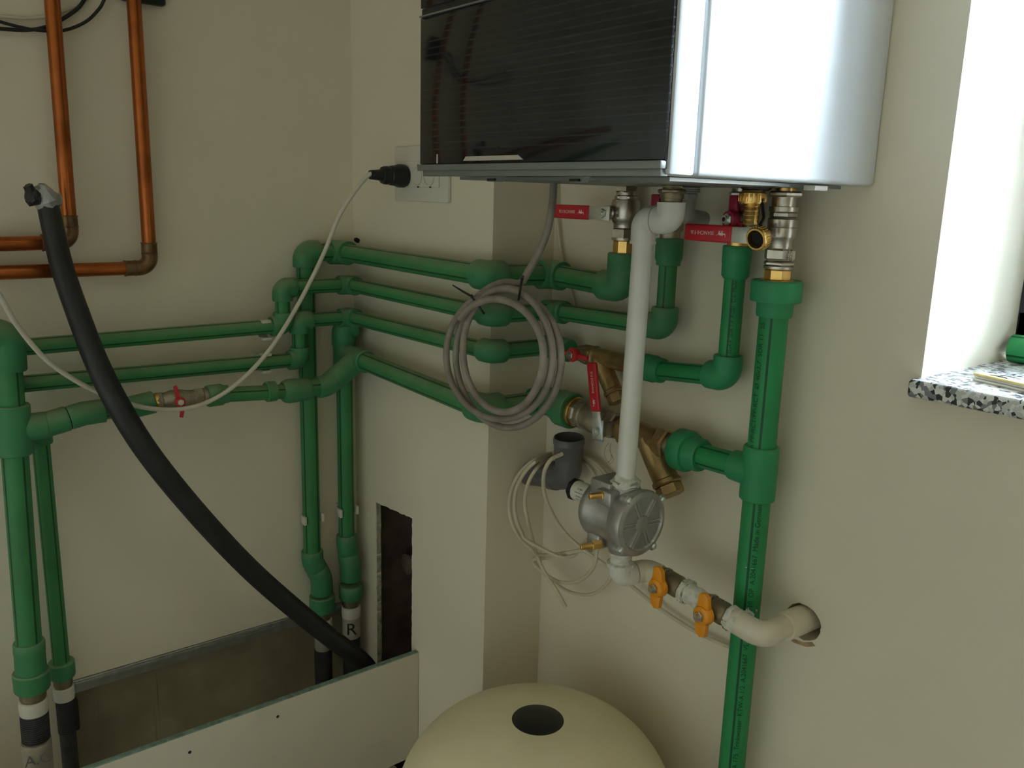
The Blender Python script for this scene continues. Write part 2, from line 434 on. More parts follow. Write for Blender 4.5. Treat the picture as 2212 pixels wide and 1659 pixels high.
# small chipped hole in the plaster beside the corner
hp = V((.017, 0, zrow(.017, 0, 519)))
wx0, wx1, wz0, wz1 = 1.228, 2.05, 1.367, 2.42
gh = (1.1030, 1.0005)
circ = [(gh[0]+math.cos(2*PI*k/40)*.0290*random.uniform(.97, 1.03), gh[1]+math.sin(2*PI*k/40)*.0275*random.uniform(.97, 1.03)) for k in range(40)]
win = [(wx0, wz0), (wx1, wz0), (wx1, wz1), (wx0, wz1)]
rect = [(.503, 0), (XR, 0), (XR, ZC), (.503, ZC)]
w = MB().prism([rect, win, circ], (0, YR, 0), (X, Z, Y), .12)
w.prism([rect, win], (0, YR+.12, 0), (X, Z, Y), .22)
wr = struct(w.build('wall_right', 'wall', loc=(1.8, YR, 0)))
st_ = [(gh[0]+x, gh[1]+z) for x, z in ((-.052, -.020), (-.040, -.026), (-.020, -.033), (.004, -.031), (.018, -.024), (.024, -.028), (.010, -.036), (-.012, -.0385), (-.034, -.034), (-.060, -.026))]
MB().prism([st_], (0, YR-.0003, 0), (X, Z, Y), .0003).build('stain', 'stain', wr)
struct(MB().box((1.5, -1.2, -.03), (1.85, 1.75, .03)).build('floor', 'floor'))
struct(MB().box((1.5, -1.2, ZC+.03), (1.85, 1.75, .03)).build('ceiling', 'ceil'))
# the two walls behind the camera
struct(MB().prism([[(YB, 0), (.49, 0), (.49, ZC), (YB, ZC)]], (XR, 0, 0), (Y, Z, X), .2).build('wall_door_side', 'wall'))
struct(MB().prism([[(-.18, 0), (XR+.2, 0), (XR+.2, ZC), (-.18, ZC)], ], (0, YB, 0), (X, Z, -Y), .2).build('wall_back', 'wall'))

# window: sill, dark frame, pane
sill = MB().box(((wx0+wx1)/2, (YR-.022+.40)/2, 1.3785), ((wx1-wx0)/2+.006, (.40-YR+.022)/2, .0115), bev=.005, seg=3)
tag(sill.build('window_sill', 'terrazzo', loc=(wx0, YR, 1.367)), 'black and white speckled terrazzo window sill projecting from the wall', 'window sill', kind='structure')
wf = MB(); fy = .437; fh = .032
for cx, cz, hx, hz in ((wx0+.035, (1.39+wz1)/2, .035, (wz1-1.39)/2), (wx1-.035, (1.39+wz1)/2, .035, (wz1-1.39)/2), ((wx0+wx1)/2, wz1-.035, (wx1-wx0)/2, .035), ((wx0+wx1)/2, 1.39+.035, (wx1-wx0)/2, .035)):
    wf.box((cx, fy, cz), (hx, fh, hz), bev=.003)
wf = struct(wf.build('window_1', 'frame_dk', loc=(wx0, fy, 1.39)), 'dark grey window frame at the back of the bright reveal')
wf['category'] = 'window'
MB().box(((wx0+wx1)/2, fy+.01, (1.39+wz1)/2), ((wx1-wx0)/2-.06, .003, (wz1-1.39)/2-.06)).build('pane', 'pane', wf)

# trough along the left wall
t = thing('plasterboard_panel', (.28, -.9, .3605), 'low white plasterboard panel closing the pipe trough along the left wall', 'board')
pb = MB().box((.2738, -1.0, .487), (.0062, .999, .1265), bev=.0015); pb.build('face_board', 'board', t)
MB().box((.2738, -1.0, .6146), (.0050, .997, .0015)).build('cut_edge', 'board_core', t)
for q in ((410, 1625), (600, 1548)):
    p = onp(q[0], q[1], 0, .2804); MB().lathe(p, X, [(0, .0032), (.0006, .0028)], 10).build('screw', 'black_bore', t)
tr = MB()
zt = ZT
tr.box((.001, -.332, zt-.0035), (.0035, .310, .0025), bev=.0008); tr.box((.0005, -.332, zt-.010), (.0022, .310, .0035), bev=.0008); tr.box((-.0025, -.332, zt-.021), (.0012, .310, .009))
tr.box((-.028, -.332, zt-.002), (.026, .310, .0007))
tr = tr.build('metal_track', 'galv', loc=(0, -.33, zt-.03))
tag(tr, 'thin galvanised metal track along the lower edge of the left wall board', 'metal profile')

# ================================================================== BOILER
BX0, BX1, BF, BZ = .675, 1.136, -.248, 1.6225
b = thing('gas_boiler', (.905, YR, BZ), 'white wall hung gas boiler with a black glass front', 'boiler')
MB().box(((BX0+BX1)/2, (-.2065+YR)/2, BZ+.36), ((BX1-BX0)/2, (YR+.2065)/2-.0005, .358), bev=.005, seg=3).build('casing', 'case', b)
MB().box(((BX0+BX1)/2+.001, (BF-.2095)/2, BZ+.36), ((BX1-BX0)/2-.001, (-.2095-BF)/2, .358), bev=.004, seg=2).build('door', 'case', b)
zj = onp(915, 41, 1, BF)[2]
gx0, gx1 = BX0+.001, BX1-.004
MB().box(((gx0+gx1)/2, BF-.002, (BZ+.0165+zj)/2), ((gx1-gx0)/2, .003, (zj-BZ-.0165)/2), bev=.0012).build('front_glass', 'black_glass', b)
MB().box(((gx0+gx1)/2, BF-.002, zj+.33), ((gx1-gx0)/2, .003, .318), bev=.0012).build('front_glass', 'black_glass', b)
MB().box(((gx0+gx1)/2, BF-.0005, zj+.006), ((gx1-gx0)/2, .002, .0055)).build('grip_recess', 'black_pl', b)
MB().box(((gx0+gx1)/2, BF-.004, zj+.0016), ((gx1-gx0)/2, .003, .0010)).build('chrome_line', 'trim', b)
tm = MB(); tm.box(((gx0+gx1)/2, BF-.003, BZ+.0120), ((gx1-gx0)/2+.0, .007, .0042), bev=.0015); tm.box(((gx0+gx1)/2+.004, BF-.001, BZ+.0045), ((gx1-gx0)/2-.006, .006, .0040), bev=.0015)
tm.build('bottom_trim', 'trim', b)
for px in (1070, 1250):
    p = onp(px, 388, 1, BF+.006); l_ = MB()
    l_.prism([[(-.016, .004), (.016, .004), (.010, -.005), (-.010, -.005)]], (p.x, BF+.001, BZ-.001), (X, Z, Y), .01)
    l_ = l_.build('latch', 'trim', b); MB().box((p.x, BF+.0005, BZ-.0035), (.008, .002, .0014)).build('slot', 'black_bore', l_)
MB().box(((BX0+BX1)/2, (BF+YR)/2+.01, BZ-.0008), ((BX1-BX0)/2-.035, (YR-BF)/2-.030, .002)).build('bottom_plate', 'trim', b)
pa, pc = onp(1000, 358, 1, BF-.0055), onp(1130, 358, 1, BF-.0055)
st = MB().prism([[(pa.x, 0), (pc.x, 0), (pc.x-.01, .0055), (pa.x+.006, .0055)]], (0, BF-.0050, BZ+.0200), (X, Z, -Y), .0006); st.build('reflection_strip', 'silver_strip', b)  # pale reflection low in the glass, modelled as a thin silver strip
pa = onp(944, 360, 1, BF-.0055); MB().box((pa.x, BF-.0053, BZ+.0235), (.0010, .0005, .0060)).build('indicator', 'white_pl', b)
# small white foot under the casing near the wall
pf = onp(1775, 403, 0, BX1-.01)
MB().box((BX1-.018, pf.y, BZ-.0035), (.008, .014, .003), bev=.001).build('foot', 'white_pl', b)

# ================================================================== SOCKET AND POWER CABLE
s = thing('wall_socket', (.30, 0, 1.583), 'white wall socket plate half hidden behind the lower corner of the boiler', 'socket')
MB().box((.2885, -.004, 1.636), (.0962, .004, .0525), bev=.002).build('cover_plate', 'white_pl', s)
mx1 = Mw(947, 405, .011).x; mz0 = Mw(948, 405, .011).z
MB().box(((.205+mx1)/2, -.0095, mz0+.0245), ((mx1-.205)/2, .0015, .0245), bev=.001).build('module_plate', 'white_pl', s)
for k in range(3):
    cx = .239+.0433*k
    if k == 0: continue
    sk = MB().lathe((cx, -.0105, 1.6315), -Y, [(0, .0185), (.003, .0185), (.003, .0165), (.0008, .0155), (.0008, 0)], 32, caps=False).build('outlet', 'white_pl', s)
    for dz in (.0205, -.0205): MB().box((cx+.004, -.0112, 1.6315+dz), (.0028, .0006, .0014), bev=.0004).build('clip_slot', 'black_bore', sk)
c = thing('power_cable', (.239, -.05, 1.60), 'white power cable drooping across the left wall to a black plug in the wall socket', 'cable')
PL = V((.239, -.0115, 1.6315))
MB().lathe(PL, -Y, [(0, .0205), (.004, .0225), (.016, .0225), (.020, .0205), (.034, .0185), (.036, .0165), (.040, .0165), (.041, .0178), (.048, .0172), (.050, .0158), (.0515, .0158), (.053, .0125), (.058, .0105), (.066, .0098), (.072, .0092), (.073, .0080), (.074, .0092), (.078, .0086), (.078, .004)], 32).build('plug', 'black_pl', c)
pts = [PL-Y*.070, PL-Y*.080]
for px, py, o in ((775, 402, .205), (735, 462, .185), (697, 553, .165), (645, 656, .15), (585, 752, .143), (520, 822, .14), (450, 868, .14), (385, 884, .14), (310, 880, .14), (240, 858, .14), (170, 826, .15), (100, 777, .17), (40, 707, .20), (0, 640, .23), (-60, 545, .26), (-140, 410, .22), (-230, 240, .12), (-300, 60, .03), (-340, -120, .006)):
    pts.append(Lw(px, py, o))
MB().sweep(spline(pts, 8), .0043, 12).build('cord', 'white_cable', c)

# ================================================================== COPPER PIPES AND TOP LEFT CABLES
def copper(top, cor, left, label, n):
    A, B_, D_ = Lw(*top, .034), Lw(*cor, .034), Lw(*left, .034)
    A.y = B_.y+(A.y-B_.y)*.6; D_.z = B_.z+(D_.z-B_.z)*.8
    t = thing('copper_pipe', (0, B_.y, B_.z), label, 'pipe', None)
    up_ = (A-B_).normalized(); lf = (D_-B_).normalized(); r = .0125
    A = B_+up_*((2.59-B_.z)/up_.z); D_ = B_+lf*((B_.y+1.9)/-lf.y)
    MB().sweep([B_+up_*.026, A], r, 24).build('upright_tube', 'copper', t)
    MB().sweep([B_+lf*.026, D_], r, 24).build('level_tube', 'copper', t)
    pth = fillet([B_+up_*.046, B_, B_+lf*.046], .021, 12)
    k = len(pth)
    MB().sweep([pth[0]]+pth+[pth[-1]], [r]+[.0142]*k+[r], 24).build('elbow', 'copper_dull', t)
    rings = MB()
    for d in (up_, lf):
        for q in (.0445, .026): rings.lathe(B_+d*q, d, [(0, .0142), (.0006, .0151), (.0018, .0151), (.0024, .0140)], 24)
    rings.build('solder_ring', 'copper_dull', t)
    return t
copper((108, -80), (153, 523), (-70, 530), 'outer copper pipe turning left behind the taped end of the black hose', 0)
copper((284, -80), (325, 578), (-70, 592), 'inner copper pipe whose elbow sits lower and nearer the boiler', 1)
def cable(name, pix, o, r, mat, label, cat='cable', sub=8):
    pts = [Lw(px, py, oo if oo else o) for px, py, oo in [(q+(None,))[:3] for q in pix]]
    ob = MB().sweep(spline(pts, sub), r, 12).build(name, mat, loc=pts[0]); return tag(ob, label, cat)
cable('black_cable', [(-420, -40), (-200, 30), (-60, 58), (0, 62), (55, 65), (100, 58), (140, 38), (172, 14), (190, -15), (215, -45), (268, -55)], .012, .0033, 'black_pl', 'thicker black cable rising behind the outer copper pipe at the top edge')
cable('black_cable', [(-420, -120), (-200, -30), (-60, 28), (0, 47), (50, 60), (90, 66), (140, 65), (185, 47), (215, 18), (232, -10), (268, -30)], .019, .0028, 'black_pl', 'thin black cable sweeping between the two copper pipes at the top edge')
cable('white_cable', [(-420, -20), (-200, 15), (-60, 30), (0, 35), (50, 39), (105, 34), (150, 18), (185, 0), (230, -40), (268, -80)], .006, .0028, 'white_cable', 'pale cable behind the black cables in the top corner')
ya, yb = Lw(262, 0, .02).y, Lw(360, 0, .02).y; zb = Lw(330, 9, .02).z
tag(MB().box((.010, (ya+yb)/2, zb+.04), (.0095, (yb-ya)/2, .04), bev=.006, seg=3).build('junction_box', 'black_pl', loc=(0, (ya+yb)/2, zb)), 'black plastic box at the top edge behind the inner copper pipe', 'box')

# ================================================================== BLACK HOSE
h = thing('black_hose', (.2, -.09, .5), 'thick black hose hanging from a taped end down into the pipe trough', 'hose')
hp_ = [(103, 440, .095), (115, 496, .10), (135, 580, .112), (170, 682, .132), (210, 785, .155), (258, 880, .178), (325, 985, .188), (425, 1108, .192), (535, 1225, .195), (640, 1318, .20), (720, 1382, .20), (785, 1432, .20)]
pts = [Lw(a, b_, o) for a, b_, o in hp_]; pts.append(pts[-1]+V((0, .03, -.06)))
sp = spline(pts, 8); MB().sweep(sp, [.0172+.003*min(1, i/40) for i in range(len(sp))], 24).build('hose', 'black_rubber', h)
def lump(path, rads, amp, n=14):
    m = MB(); m.sweep(path, rads, n)
    m.v = [v+V((random.uniform(-amp, amp), random.uniform(-amp, amp), random.uniform(-amp, amp))) for v in m.v]; return m
T0, T1, T2 = Lw(107, 446, .096), Lw(98, 425, .097), Lw(84, 404, .100)
lump([T0, T0.lerp(T1, .5), T1, T1.lerp(T2, .5), T2, T2+(T2-T1)*.15], [.0185, .0195, .0180, .0150, .0120, .007], .0022).build('tape_wrap', 'tape', h, smooth=25)
A, B_ = Lw(116, 428, .090), Lw(131, 441, .088)
lump([A, A.lerp(B_, .5), B_], [.013, .011, .006], .002).build('tape_wrap', 'tape', h, smooth=25)
A, B_, D_ = Lw(76, 442, .104), Lw(70, 420, .106), Lw(60, 401, .108)
lump([A, A.lerp(B_, .5), B_, B_.lerp(D_, .5), D_], [.008, .0130, .0125, .0095, .0085], .0022).build('tape_end', 'black_pl', h, smooth=25)
# ================================================================== GREEN PIPE LINES
yM, yR = -.04, .1026
XS = .558                       # where the lines turn through the step beside the chase
def trough_end(root, top, dn, r_col, r_hose, rows, lab=None, x=0, y=0):
    """brass, white ring and sleeve below a pipe that drops into the trough"""
    p = V(top)
    MB().lathe(p, dn, [(0, r_col*.72), (.016, r_col*.72), (.017, r_col*.66), (.022, r_col*.66)], 28).build('brass_thread', 'olive_brass', root)
    MB().lathe(p+dn*.020, dn, [(0, r_col*.70), (.002, r_col*.78), (.016, r_col*.80), (.027, r_col*.76), (.028, r_col*.6)], 28).build('ring_nut', 'white_pl', root)
def corrug(p, d, L, r):
    n = int(L/.004); prof = []
    for i in range(n): prof += [(i*.004, r), (i*.004+.0022, r), (i*.004+.0024, r*.93), (i*.004+.0038, r*.93)]
    return MB().lathe(p, d, prof, 24)
# --- line 1: from the trough up the post nearest the camera side of the corner, round the corner and to the first boiler valve
g = thing('green_pipe_line', (.03, -.127, .45), 'topmost of the green pipe lines in the corner, ending under the leftmost boiler valve', 'pipe')
px1, py1 = .0235, -.127
z1 = P(.03, yM, 545).z
rm, fm = .0190, .0262
zt1 = zrow(px1, py1, 1195)
corner = [V((px1, py1, zt1)), V((px1, py1, z1)), V((px1, yM, z1)), V((XS, yM, z1-.004)), V((XS, yR, z1-.006)), V((.735, yR, z1-.012))]
run(g, corner, rm, fm, .030, ends=(0, .03))
ez = corner[-1]
elbow(g, ez, -X, Z, .0255, (.045, .034))
ztop = zrow(.735, yR, 546)
sleeve(g, (.735, yR, ztop), -Z, [(0, .018), (0, .0235), (.002, .0255), (.028, .0255), (.030, .0235), (.034, .022)], name='threaded_socket')
d1 = V((px1, py1+.02, zrow(px1, py1, 1262)))
b1 = V((px1, py1, zrow(px1, py1, 1212)))
b2 = V((px1+.006, py1+.019, zrow(px1, py1, 1250)))
dl1 = (b2-b1).length; elbow(g, b1, Z, (b2-b1), .0245, (.026, dl1*.5), rf=.05); elbow(g, b2, (b1-b2), -Z, .0250, (dl1*.54, .040), rf=.05)
cz = zrow(b2.x, b2.y, 1286)
sleeve(g, (b2.x, b2.y, cz), -Z, [(0, .02), (0, .028), (.002, .0295), (.036, .0295), (.038, .028), (.038, .02)])
trough_end(g, (b2.x, b2.y, cz-.038), -Z, .0285, .02, None)
MB().lathe((b2.x, b2.y, cz-.084), -Z, [(0, .0195), (.05, .0195), (.052, .0185)], 24).build('white_sleeve', 'sleeve', g)
corrug(V((b2.x, b2.y, cz-.136)), -Z, .16, .0205).build('corrugated_sleeve', 'trough_hose', g)

# --- lines 2 and 3 come along the left wall, rise and turn along the chase
r2, f2 = .0152, .0210
def level(label, pxl, rowl, pxr, rowr, rtop, cornrow, mend, loc):
    xo = .058
    a, b_ = Lw(pxl, rowl, xo), Lw(pxr, rowr, xo)
    zc = P(xo, yM, cornrow).z
    yv = b_.y
    t_ = thing('green_pipe_line', loc, label, 'pipe')
    return t_, [a, b_, V((xo, yv, zc)), V((xo, yM, zc)), V((XS+.014, yM, zc-.002)), V((XS+.014, yR, zc-.004))]
g2, pts = level('second green pipe line from the top in the corner, ending behind the white gas pipe', 22, 752, 612, 703, 612, 615, 0, (.05, -.2, 1.3))
e2 = V((.833, yR, zrow(.833, yR, 707))); pts += [e2]
run(g2, pts, r2, f2, .027, ends=(0, .02))
elbow(g2, e2, -X, Z, .0215, .032)
zc2 = zrow(.833, yR, 515); pipe(g2, e2+Z*.02, (.833, yR, zc2-.03), .0142)
sleeve(g2, (.833, yR, zc2), -Z, [(0, .013), (0, .0205), (.002, .0215), (.030, .0212), (.036, .019), (.041, .019), (.042, .015)])
g3, pts = level('third green pipe line from the top in the corner, ending at the upper bronze strainer', 8, 833, 648, 776, 690, 685, 0, (.05, -.16, 1.24))
e3 = V((.612, yR, zrow(.612, yR, 757))); pts[-1].z = e3.z+.002; pts[-2].z = e3.z+.004
pts[-3].z += 0
pts += [e3]; run(g3, pts, r2, f2, .026, ends=(0, .02))
sleeve(g3, (.588, yR, e3.z), X, [(0, .016), (0, .0195), (.002, .0208), (.026, .0208), (.028, .0195), (.028, .0150)])
# --- from the strainer on to the filling valve
g3b = thing('green_pipe_line', (.9, yR, 1.33), 'short green pipe with one elbow from the upper bronze strainer to the filling valve', 'pipe')
e3b = V((.961, yR, zrow(.961, yR, 816)))
sz = zrow(.80, yR, 793)
sleeve(g3b, (.797, yR, sz), X, [(0, .013), (0, .0205), (.002, .0222), (.022, .0222), (.024, .0205), (.038, .0200), (.040, .0185), (.040, .015)], 'gfit_clean')
pipe(g3b, (.83, yR, sz), e3b-X*.015, .0150, 'gpipe_clean')
elbow(g3b, e3b, -X, Z, .0215, (.034, .034), 'gfit_clean')
z3 = zrow(.961, yR, 531)
pp = pipe(g3b, e3b+Z*.02, (.961, yR, z3-.035), .0150, 'gpipe_clean')
sleeve(g3b, (.961, yR, z3), -Z, [(0, .015), (0, .0198), (.002, .0206), (.024, .0206), (.025, .0200), (.042, .0198), (.047, .0165), (.047, .014)], 'gfit_clean')
text('PN 20  OD 32x4,4  SDR 7,4  P-201  C 5  Made in Germany', .0075, (.961, yR, (e3b.z+z3)/2-.005), (Z, V((-.75, -.66, 0)).normalized(), V((.66, -.75, 0)).normalized()), 'printing', 'ink_green', pp, wrap=.0150)

# --- line 4: second post at the corner, tee, run along left wall and along the chase
g4 = thing('green_pipe_line', (.035, -.046, .45), 'lowest green pipe line in the corner, with a diagonal tee and the rightmost trough post', 'pipe')
cx4, cy4 = .037, -.046
ztop4 = zrow(cx4, cy4, 706)
zt4 = zrow(cx4, cy4, 1165); r4 = .0182
pipe(g4, (cx4, cy4, zt4), (cx4, cy4, ztop4-.02), r4)
elbow(g4, (cx4, cy4, ztop4), -Z, Y+X*.35, .0262, (.042, .030))
T4 = P(.112, -.050, 776)
zbr = T4.z
tee(g4, (cx4, cy4, zbr), Z, .072, .0240, X, .040, .0235)
pipe(g4, (cx4+.03, cy4, zbr), (T4.x-.01, T4.y, T4.z), .019)
EL = V((T4.x, -.128, 0)); EL.z = zrow(EL.x, EL.y, 834)
md = (EL-T4).normalized()
tee(g4, T4, X, .066, .0245, md, (EL-T4).length-.020, .0240)
M4e = P(XS+.01, -.050, 884)
pipe(g4, T4+X*.02, M4e-X*.02, .0195)
elbow(g4, M4e, -X, Y, .0265, (.034, .034))
R4s = V((XS+.01, .0926, zrow(XS+.01, .0926, 884)))
R4s.z = M4e.z-.002
pipe(g4, M4e+Y*.02, R4s-Y*.02, .0195); elbow(g4, R4s, -Y, X, .0265, (.034, .034))
zR4 = zrow(.64, .0926, 893)
sleeve(g4, (.594, .0926, R4s.z+(zR4-R4s.z)*.5), X, [(0, .02), (0, .0255), (.014, .0262), (.016, .0315), (.018, .0330), (.046, .0330), (.048, .0315), (.048, .026)])
elbow(g4, EL, (T4-EL), -Y, .0235, (.026, .020), rf=.030)
CA = V((T4.x, -.20, zrow(T4.x, -.20, 842)))
MB().sweep([EL-Y*.012, CA], .0185, 28).build('pipe', M['gpipe'], g4)
K = Lw(640, 843, T4.x); sleeve(g4, K+Y*.028, -Y, [(0, .019), (0, .0215), (.002, .0228), (.022, .0235), (.030, .0250), (.046, .0250), (.055, .0225), (.058, .0195)])
K1 = Lw(590, 845, T4.x); sleeve(g4, K1+Y*.004, -Y, [(0, .0185), (0, .0205), (.018, .0210), (.020, .0185)])
VE = Lw(447, 856, T4.x)
MB().sweep([K-Y*.02, VE+Y*.02], .0150, 28).build('pipe', M['gpipe'], g4)
sleeve(g4, VE, Y, [(0, .013), (0, .0200), (.002, .0212), (.028, .0212), (.033, .0180), (.040, .0178), (.040, .015)], name='threaded_socket')
# foot of the second post
f1 = V((cx4, cy4, zrow(cx4, cy4, 1172))); f2_ = V((cx4+.005, cy4+.006, zrow(cx4, cy4, 1222)))
dl4 = (f2_-f1).length; elbow(g4, f1, Z, f2_-f1, .0240, (.020, dl4*.5), rf=.06); elbow(g4, f2_, f1-f2_, -Z, .0250, (dl4*.53, .034), rf=.06)
cz4 = zrow(f2_.x, f2_.y, 1262)
sleeve(g4, (f2_.x, f2_.y, cz4), -Z, [(0, .02), (0, .0265), (.002, .0278), (.032, .0278), (.034, .0265), (.034, .02)])
trough_end(g4, (f2_.x, f2_.y, cz4-.034), -Z, .0285, .02, None)
sl = MB().lathe((f2_.x, f2_.y, cz4-.080), -Z, [(0, .0215), (.052, .0215), (.054, .0200)], 28).build('white_sleeve', 'sleeve', g4)
vn = V((C.x-f2_.x, C.y-f2_.y, 0)).normalized(); vx = Z.cross(vn)
text('R', .042, (f2_.x+vn.x*.0222, f2_.y+vn.y*.0222, cz4-.106), (vx, Z, vn), 'handwriting', 'ink', sl, depth=.0002)
corrug(V((f2_.x, f2_.y, cz4-.136)), -Z, .18, .0205).build('corrugated_sleeve', 'trough_hose', g4)

# --- line 5: large post at the left edge
g5 = thing('green_pipe_line', (.098, -.71, .45), 'thick green post at the left edge with its tee, dropping into the trough', 'pipe')
xo = .098
TP = Lw(28, 928, xo); BP = Lw(62, 1400, xo)
BP.y = TP.y+(BP.y-TP.y)*.9
ax5 = (TP-BP).normalized()
top5 = TP+ax5*.165
r5 = .0215
pipe(g5, BP+ax5*.01, TP-ax5*.03, r5); pipe(g5, TP+ax5*.03, top5-ax5*.02, r5)
elbow(g5, top5, -ax5, V((.15, -1, 0)), .0285, (.062, .04))
bd = V((0, 1, .02)).normalized()
pipe(g5, top5+V((.15, -1, 0)).normalized()*.03, top5+V((.05, -1, 0))*1.1, r5)
tee(g5, TP, ax5, .088, .0290, bd, .052, .0235)
Q0 = TP+bd*.050
Q1 = Lw(113, 917, xo); Q2 = Lw(182, 893, xo); Q3 = Lw(300, 876, xo+.012)
Q1.z = Q0.z+.002
elbow(g5, Q1, Q0-Q1, Q2-Q1, .0225, (.024, .026), rf=.03)
elbow(g5, Q2, Q1-Q2, Q3-Q2, .0215, (.026, .034), rf=.03)
pipe(g5, Q0-bd*.01, Q1, .0185); pipe(g5, Q2, Q3, .0165)
V5a = Lw(333, 868, T4.x)
dv = (V5a-Q3).normalized()
sleeve(g5, V5a, -dv, [(0, .013), (0, .0195), (.002, .0210), (.040, .0210), (.050, .0175), (.055, .0165)], name='threaded_socket')
pipe(g5, Q3-dv*.01, V5a-dv*.04, .0165)
# reducer and collar at its foot
rd = Lw(63, 1385, xo); rd = TP+(rd-TP).dot(ax5)*ax5
MB().lathe(rd, -ax5, [(0, .0205), (0, .0250), (.003, .0262), (.020, .0262), (.024, .0255), (.060, .0262)], 32).build('reducer', M['gfit'], g5)
cl = rd-ax5*.058
sleeve(g5, cl, -ax5, [(0, .02), (0, .0290), (.003, .0310), (.034, .0300), (.037, .0285), (.037, .02)])
trough_end(g5, cl-ax5*.037, -ax5, .0310, .02, None)
corrug(cl-ax5*.084, -ax5, .058, .0240).build('corrugated_sleeve', 'trough_hose', g5)
sl = MB().lathe(cl-ax5*.142, -ax5, [(0, .0255), (.10, .0255)], 28).build('white_sleeve', 'sleeve', g5)
q = cl-ax5*.166; vn = V((C.x-q.x, C.y-q.y, 0)).normalized(); vx = Z.cross(vn)
text('A.C', .030, q+vn*.026, (vx, Z, vn), 'handwriting', 'pencil', sl, depth=.0002, squash=.9)
# --- thinner post behind it
g6 = thing('green_pipe_line', (.045, -.66, .45), 'thinner green post standing just behind the thick one at the left edge', 'pipe')
x6 = .046
A6 = Lw(86, 935, x6); B6 = Lw(133, 1440, x6); B6.y = A6.y+(B6.y-A6.y)*.95
d6 = (A6-B6).normalized()
pipe(g6, B6+d6*.01, A6-d6*.004, .0150)
elbow(g6, A6+d6*.006, -d6, X, .020, (.026, .022))
sleeve(g6, B6+d6*.012, -d6, [(0, .015), (0, .0215), (.003, .0235), (.008, .0228), (.012, .0235), (.030, .0230), (.033, .0215), (.033, .015)])
trough_end(g6, B6-d6*.021, -d6, .0235, .02, None)
corrug(B6-d6*.068, -d6, .075, .0165).build('corrugated_sleeve', 'trough_hose', g6)
MB().box(B6-d6*.105+V((-.002, .006, 0)), (.014, .016, .035), bev=.006).build('foam_wrap', 'black_rubber', g6)
MB().lathe(B6-d6*.14, -d6, [(0, .0150), (B6.z-.142, .0150)], 20).build('lower_tube', 'trough_hose', g6)

# --- main riser at the right
g7 = thing('green_pipe_line', (1.04, .0926, .2), 'bright green printed riser standing under the right end of the boiler', 'pipe')
xm, ym = 1.039, .0926
zm = lambda row: zrow(xm, ym, row)
rmain = .0198
TM = V((xm, ym, zm(1021)))
p_up = pipe(g7, (xm, ym, TM.z+.03), (xm, ym, zm(684)+.01), rmain, 'gpipe_clean')
p_dn = pipe(g7, (xm, ym, .06), (xm, ym, TM.z-.03), rmain, 'gpipe_clean')
tee(g7, TM, Z, .080, .0253, -X, .046, .0225, 'gfit_clean')
sleeve(g7, (xm, ym, zm(605)), -Z, [(0, .022), (0, .0325), (.002, .0345), (.026, .0345), (.029, .0335), (.030, .0250), (.046, .0245), (.050, .0235), (.050, .019)], 'gfit_clean')
CM = V((.8865, ym, TM.z-.002))
sleeve(g7, CM, X, [(0, .019), (0, .0310), (.003, .0330), (.022, .0330), (.026, .0310), (.027, .0265), (.046, .0260), (.050, .0240), (.050, .0195)], 'gfit_clean')
pipe(g7, CM+X*.045, TM-X*.04, .0185, 'gpipe_clean')
def camface(x, y, turn):
    a = math.atan2(C.y-y, C.x-x)+turn; n = V((math.cos(a), math.sin(a), 0)); return (Z, n.cross(Z), n)
axu = camface(xm, ym, -.75)
text('Fusiolen PP-RCT/PP-RCT  Ø 40x3,7  SDR 11  S5  DVGW', .0105, (xm, ym, (zm(690)+zm(955))/2), axu, 'printing', 'ink_green', p_up, wrap=rmain)
axd = camface(xm, ym, .25)
text('SKZ A 175  Trinkwasser  KTW-A 1/2  A.2041667  VE 01/02  08 M 10  OP  A.2041667  Made in Germany 1', .0105, (xm, ym, (zm(1095)+zm(1640))/2), axd, 'printing', 'ink_green', p_dn, wrap=rmain)

# white paint splashed on the riser where the gas pipe crosses it
spl = MB()
def patch(u0, v0, pts, rad):
    base = len(spl.v)
    for du, dv in pts:
        a_ = (v0+dv)/rad; spl.v.append(V((xm, ym, u0+du))+axd[1]*(math.sin(a_)*(rad+.0004))+axd[2]*(math.cos(a_)*(rad+.0004)))
    spl.f.append(tuple(range(base, base+len(pts)))); spl.uv.append(tuple((0, 0) for _ in pts))
zs0 = zm(1325)
for k in range(16):
    u_, v_ = zs0+random.gauss(0, .010), -.004+random.gauss(0, .006); q = random.uniform(.0008, .0030)
    patch(u_, v_, [(math.cos(t_)*q*2*random.uniform(.6, 1.2), math.sin(t_)*q*random.uniform(.6, 1.2)+math.cos(t_)*q*.8) for t_ in [2*PI*j/9 for j in range(9)]], rmain)
patch(zm(1216), .006, [(-.0006, .006), (.0006, .006), (.0002, -.005), (-.0004, -.005)], rmain)
spl.build('paint_splash', 'white_paint', p_dn)
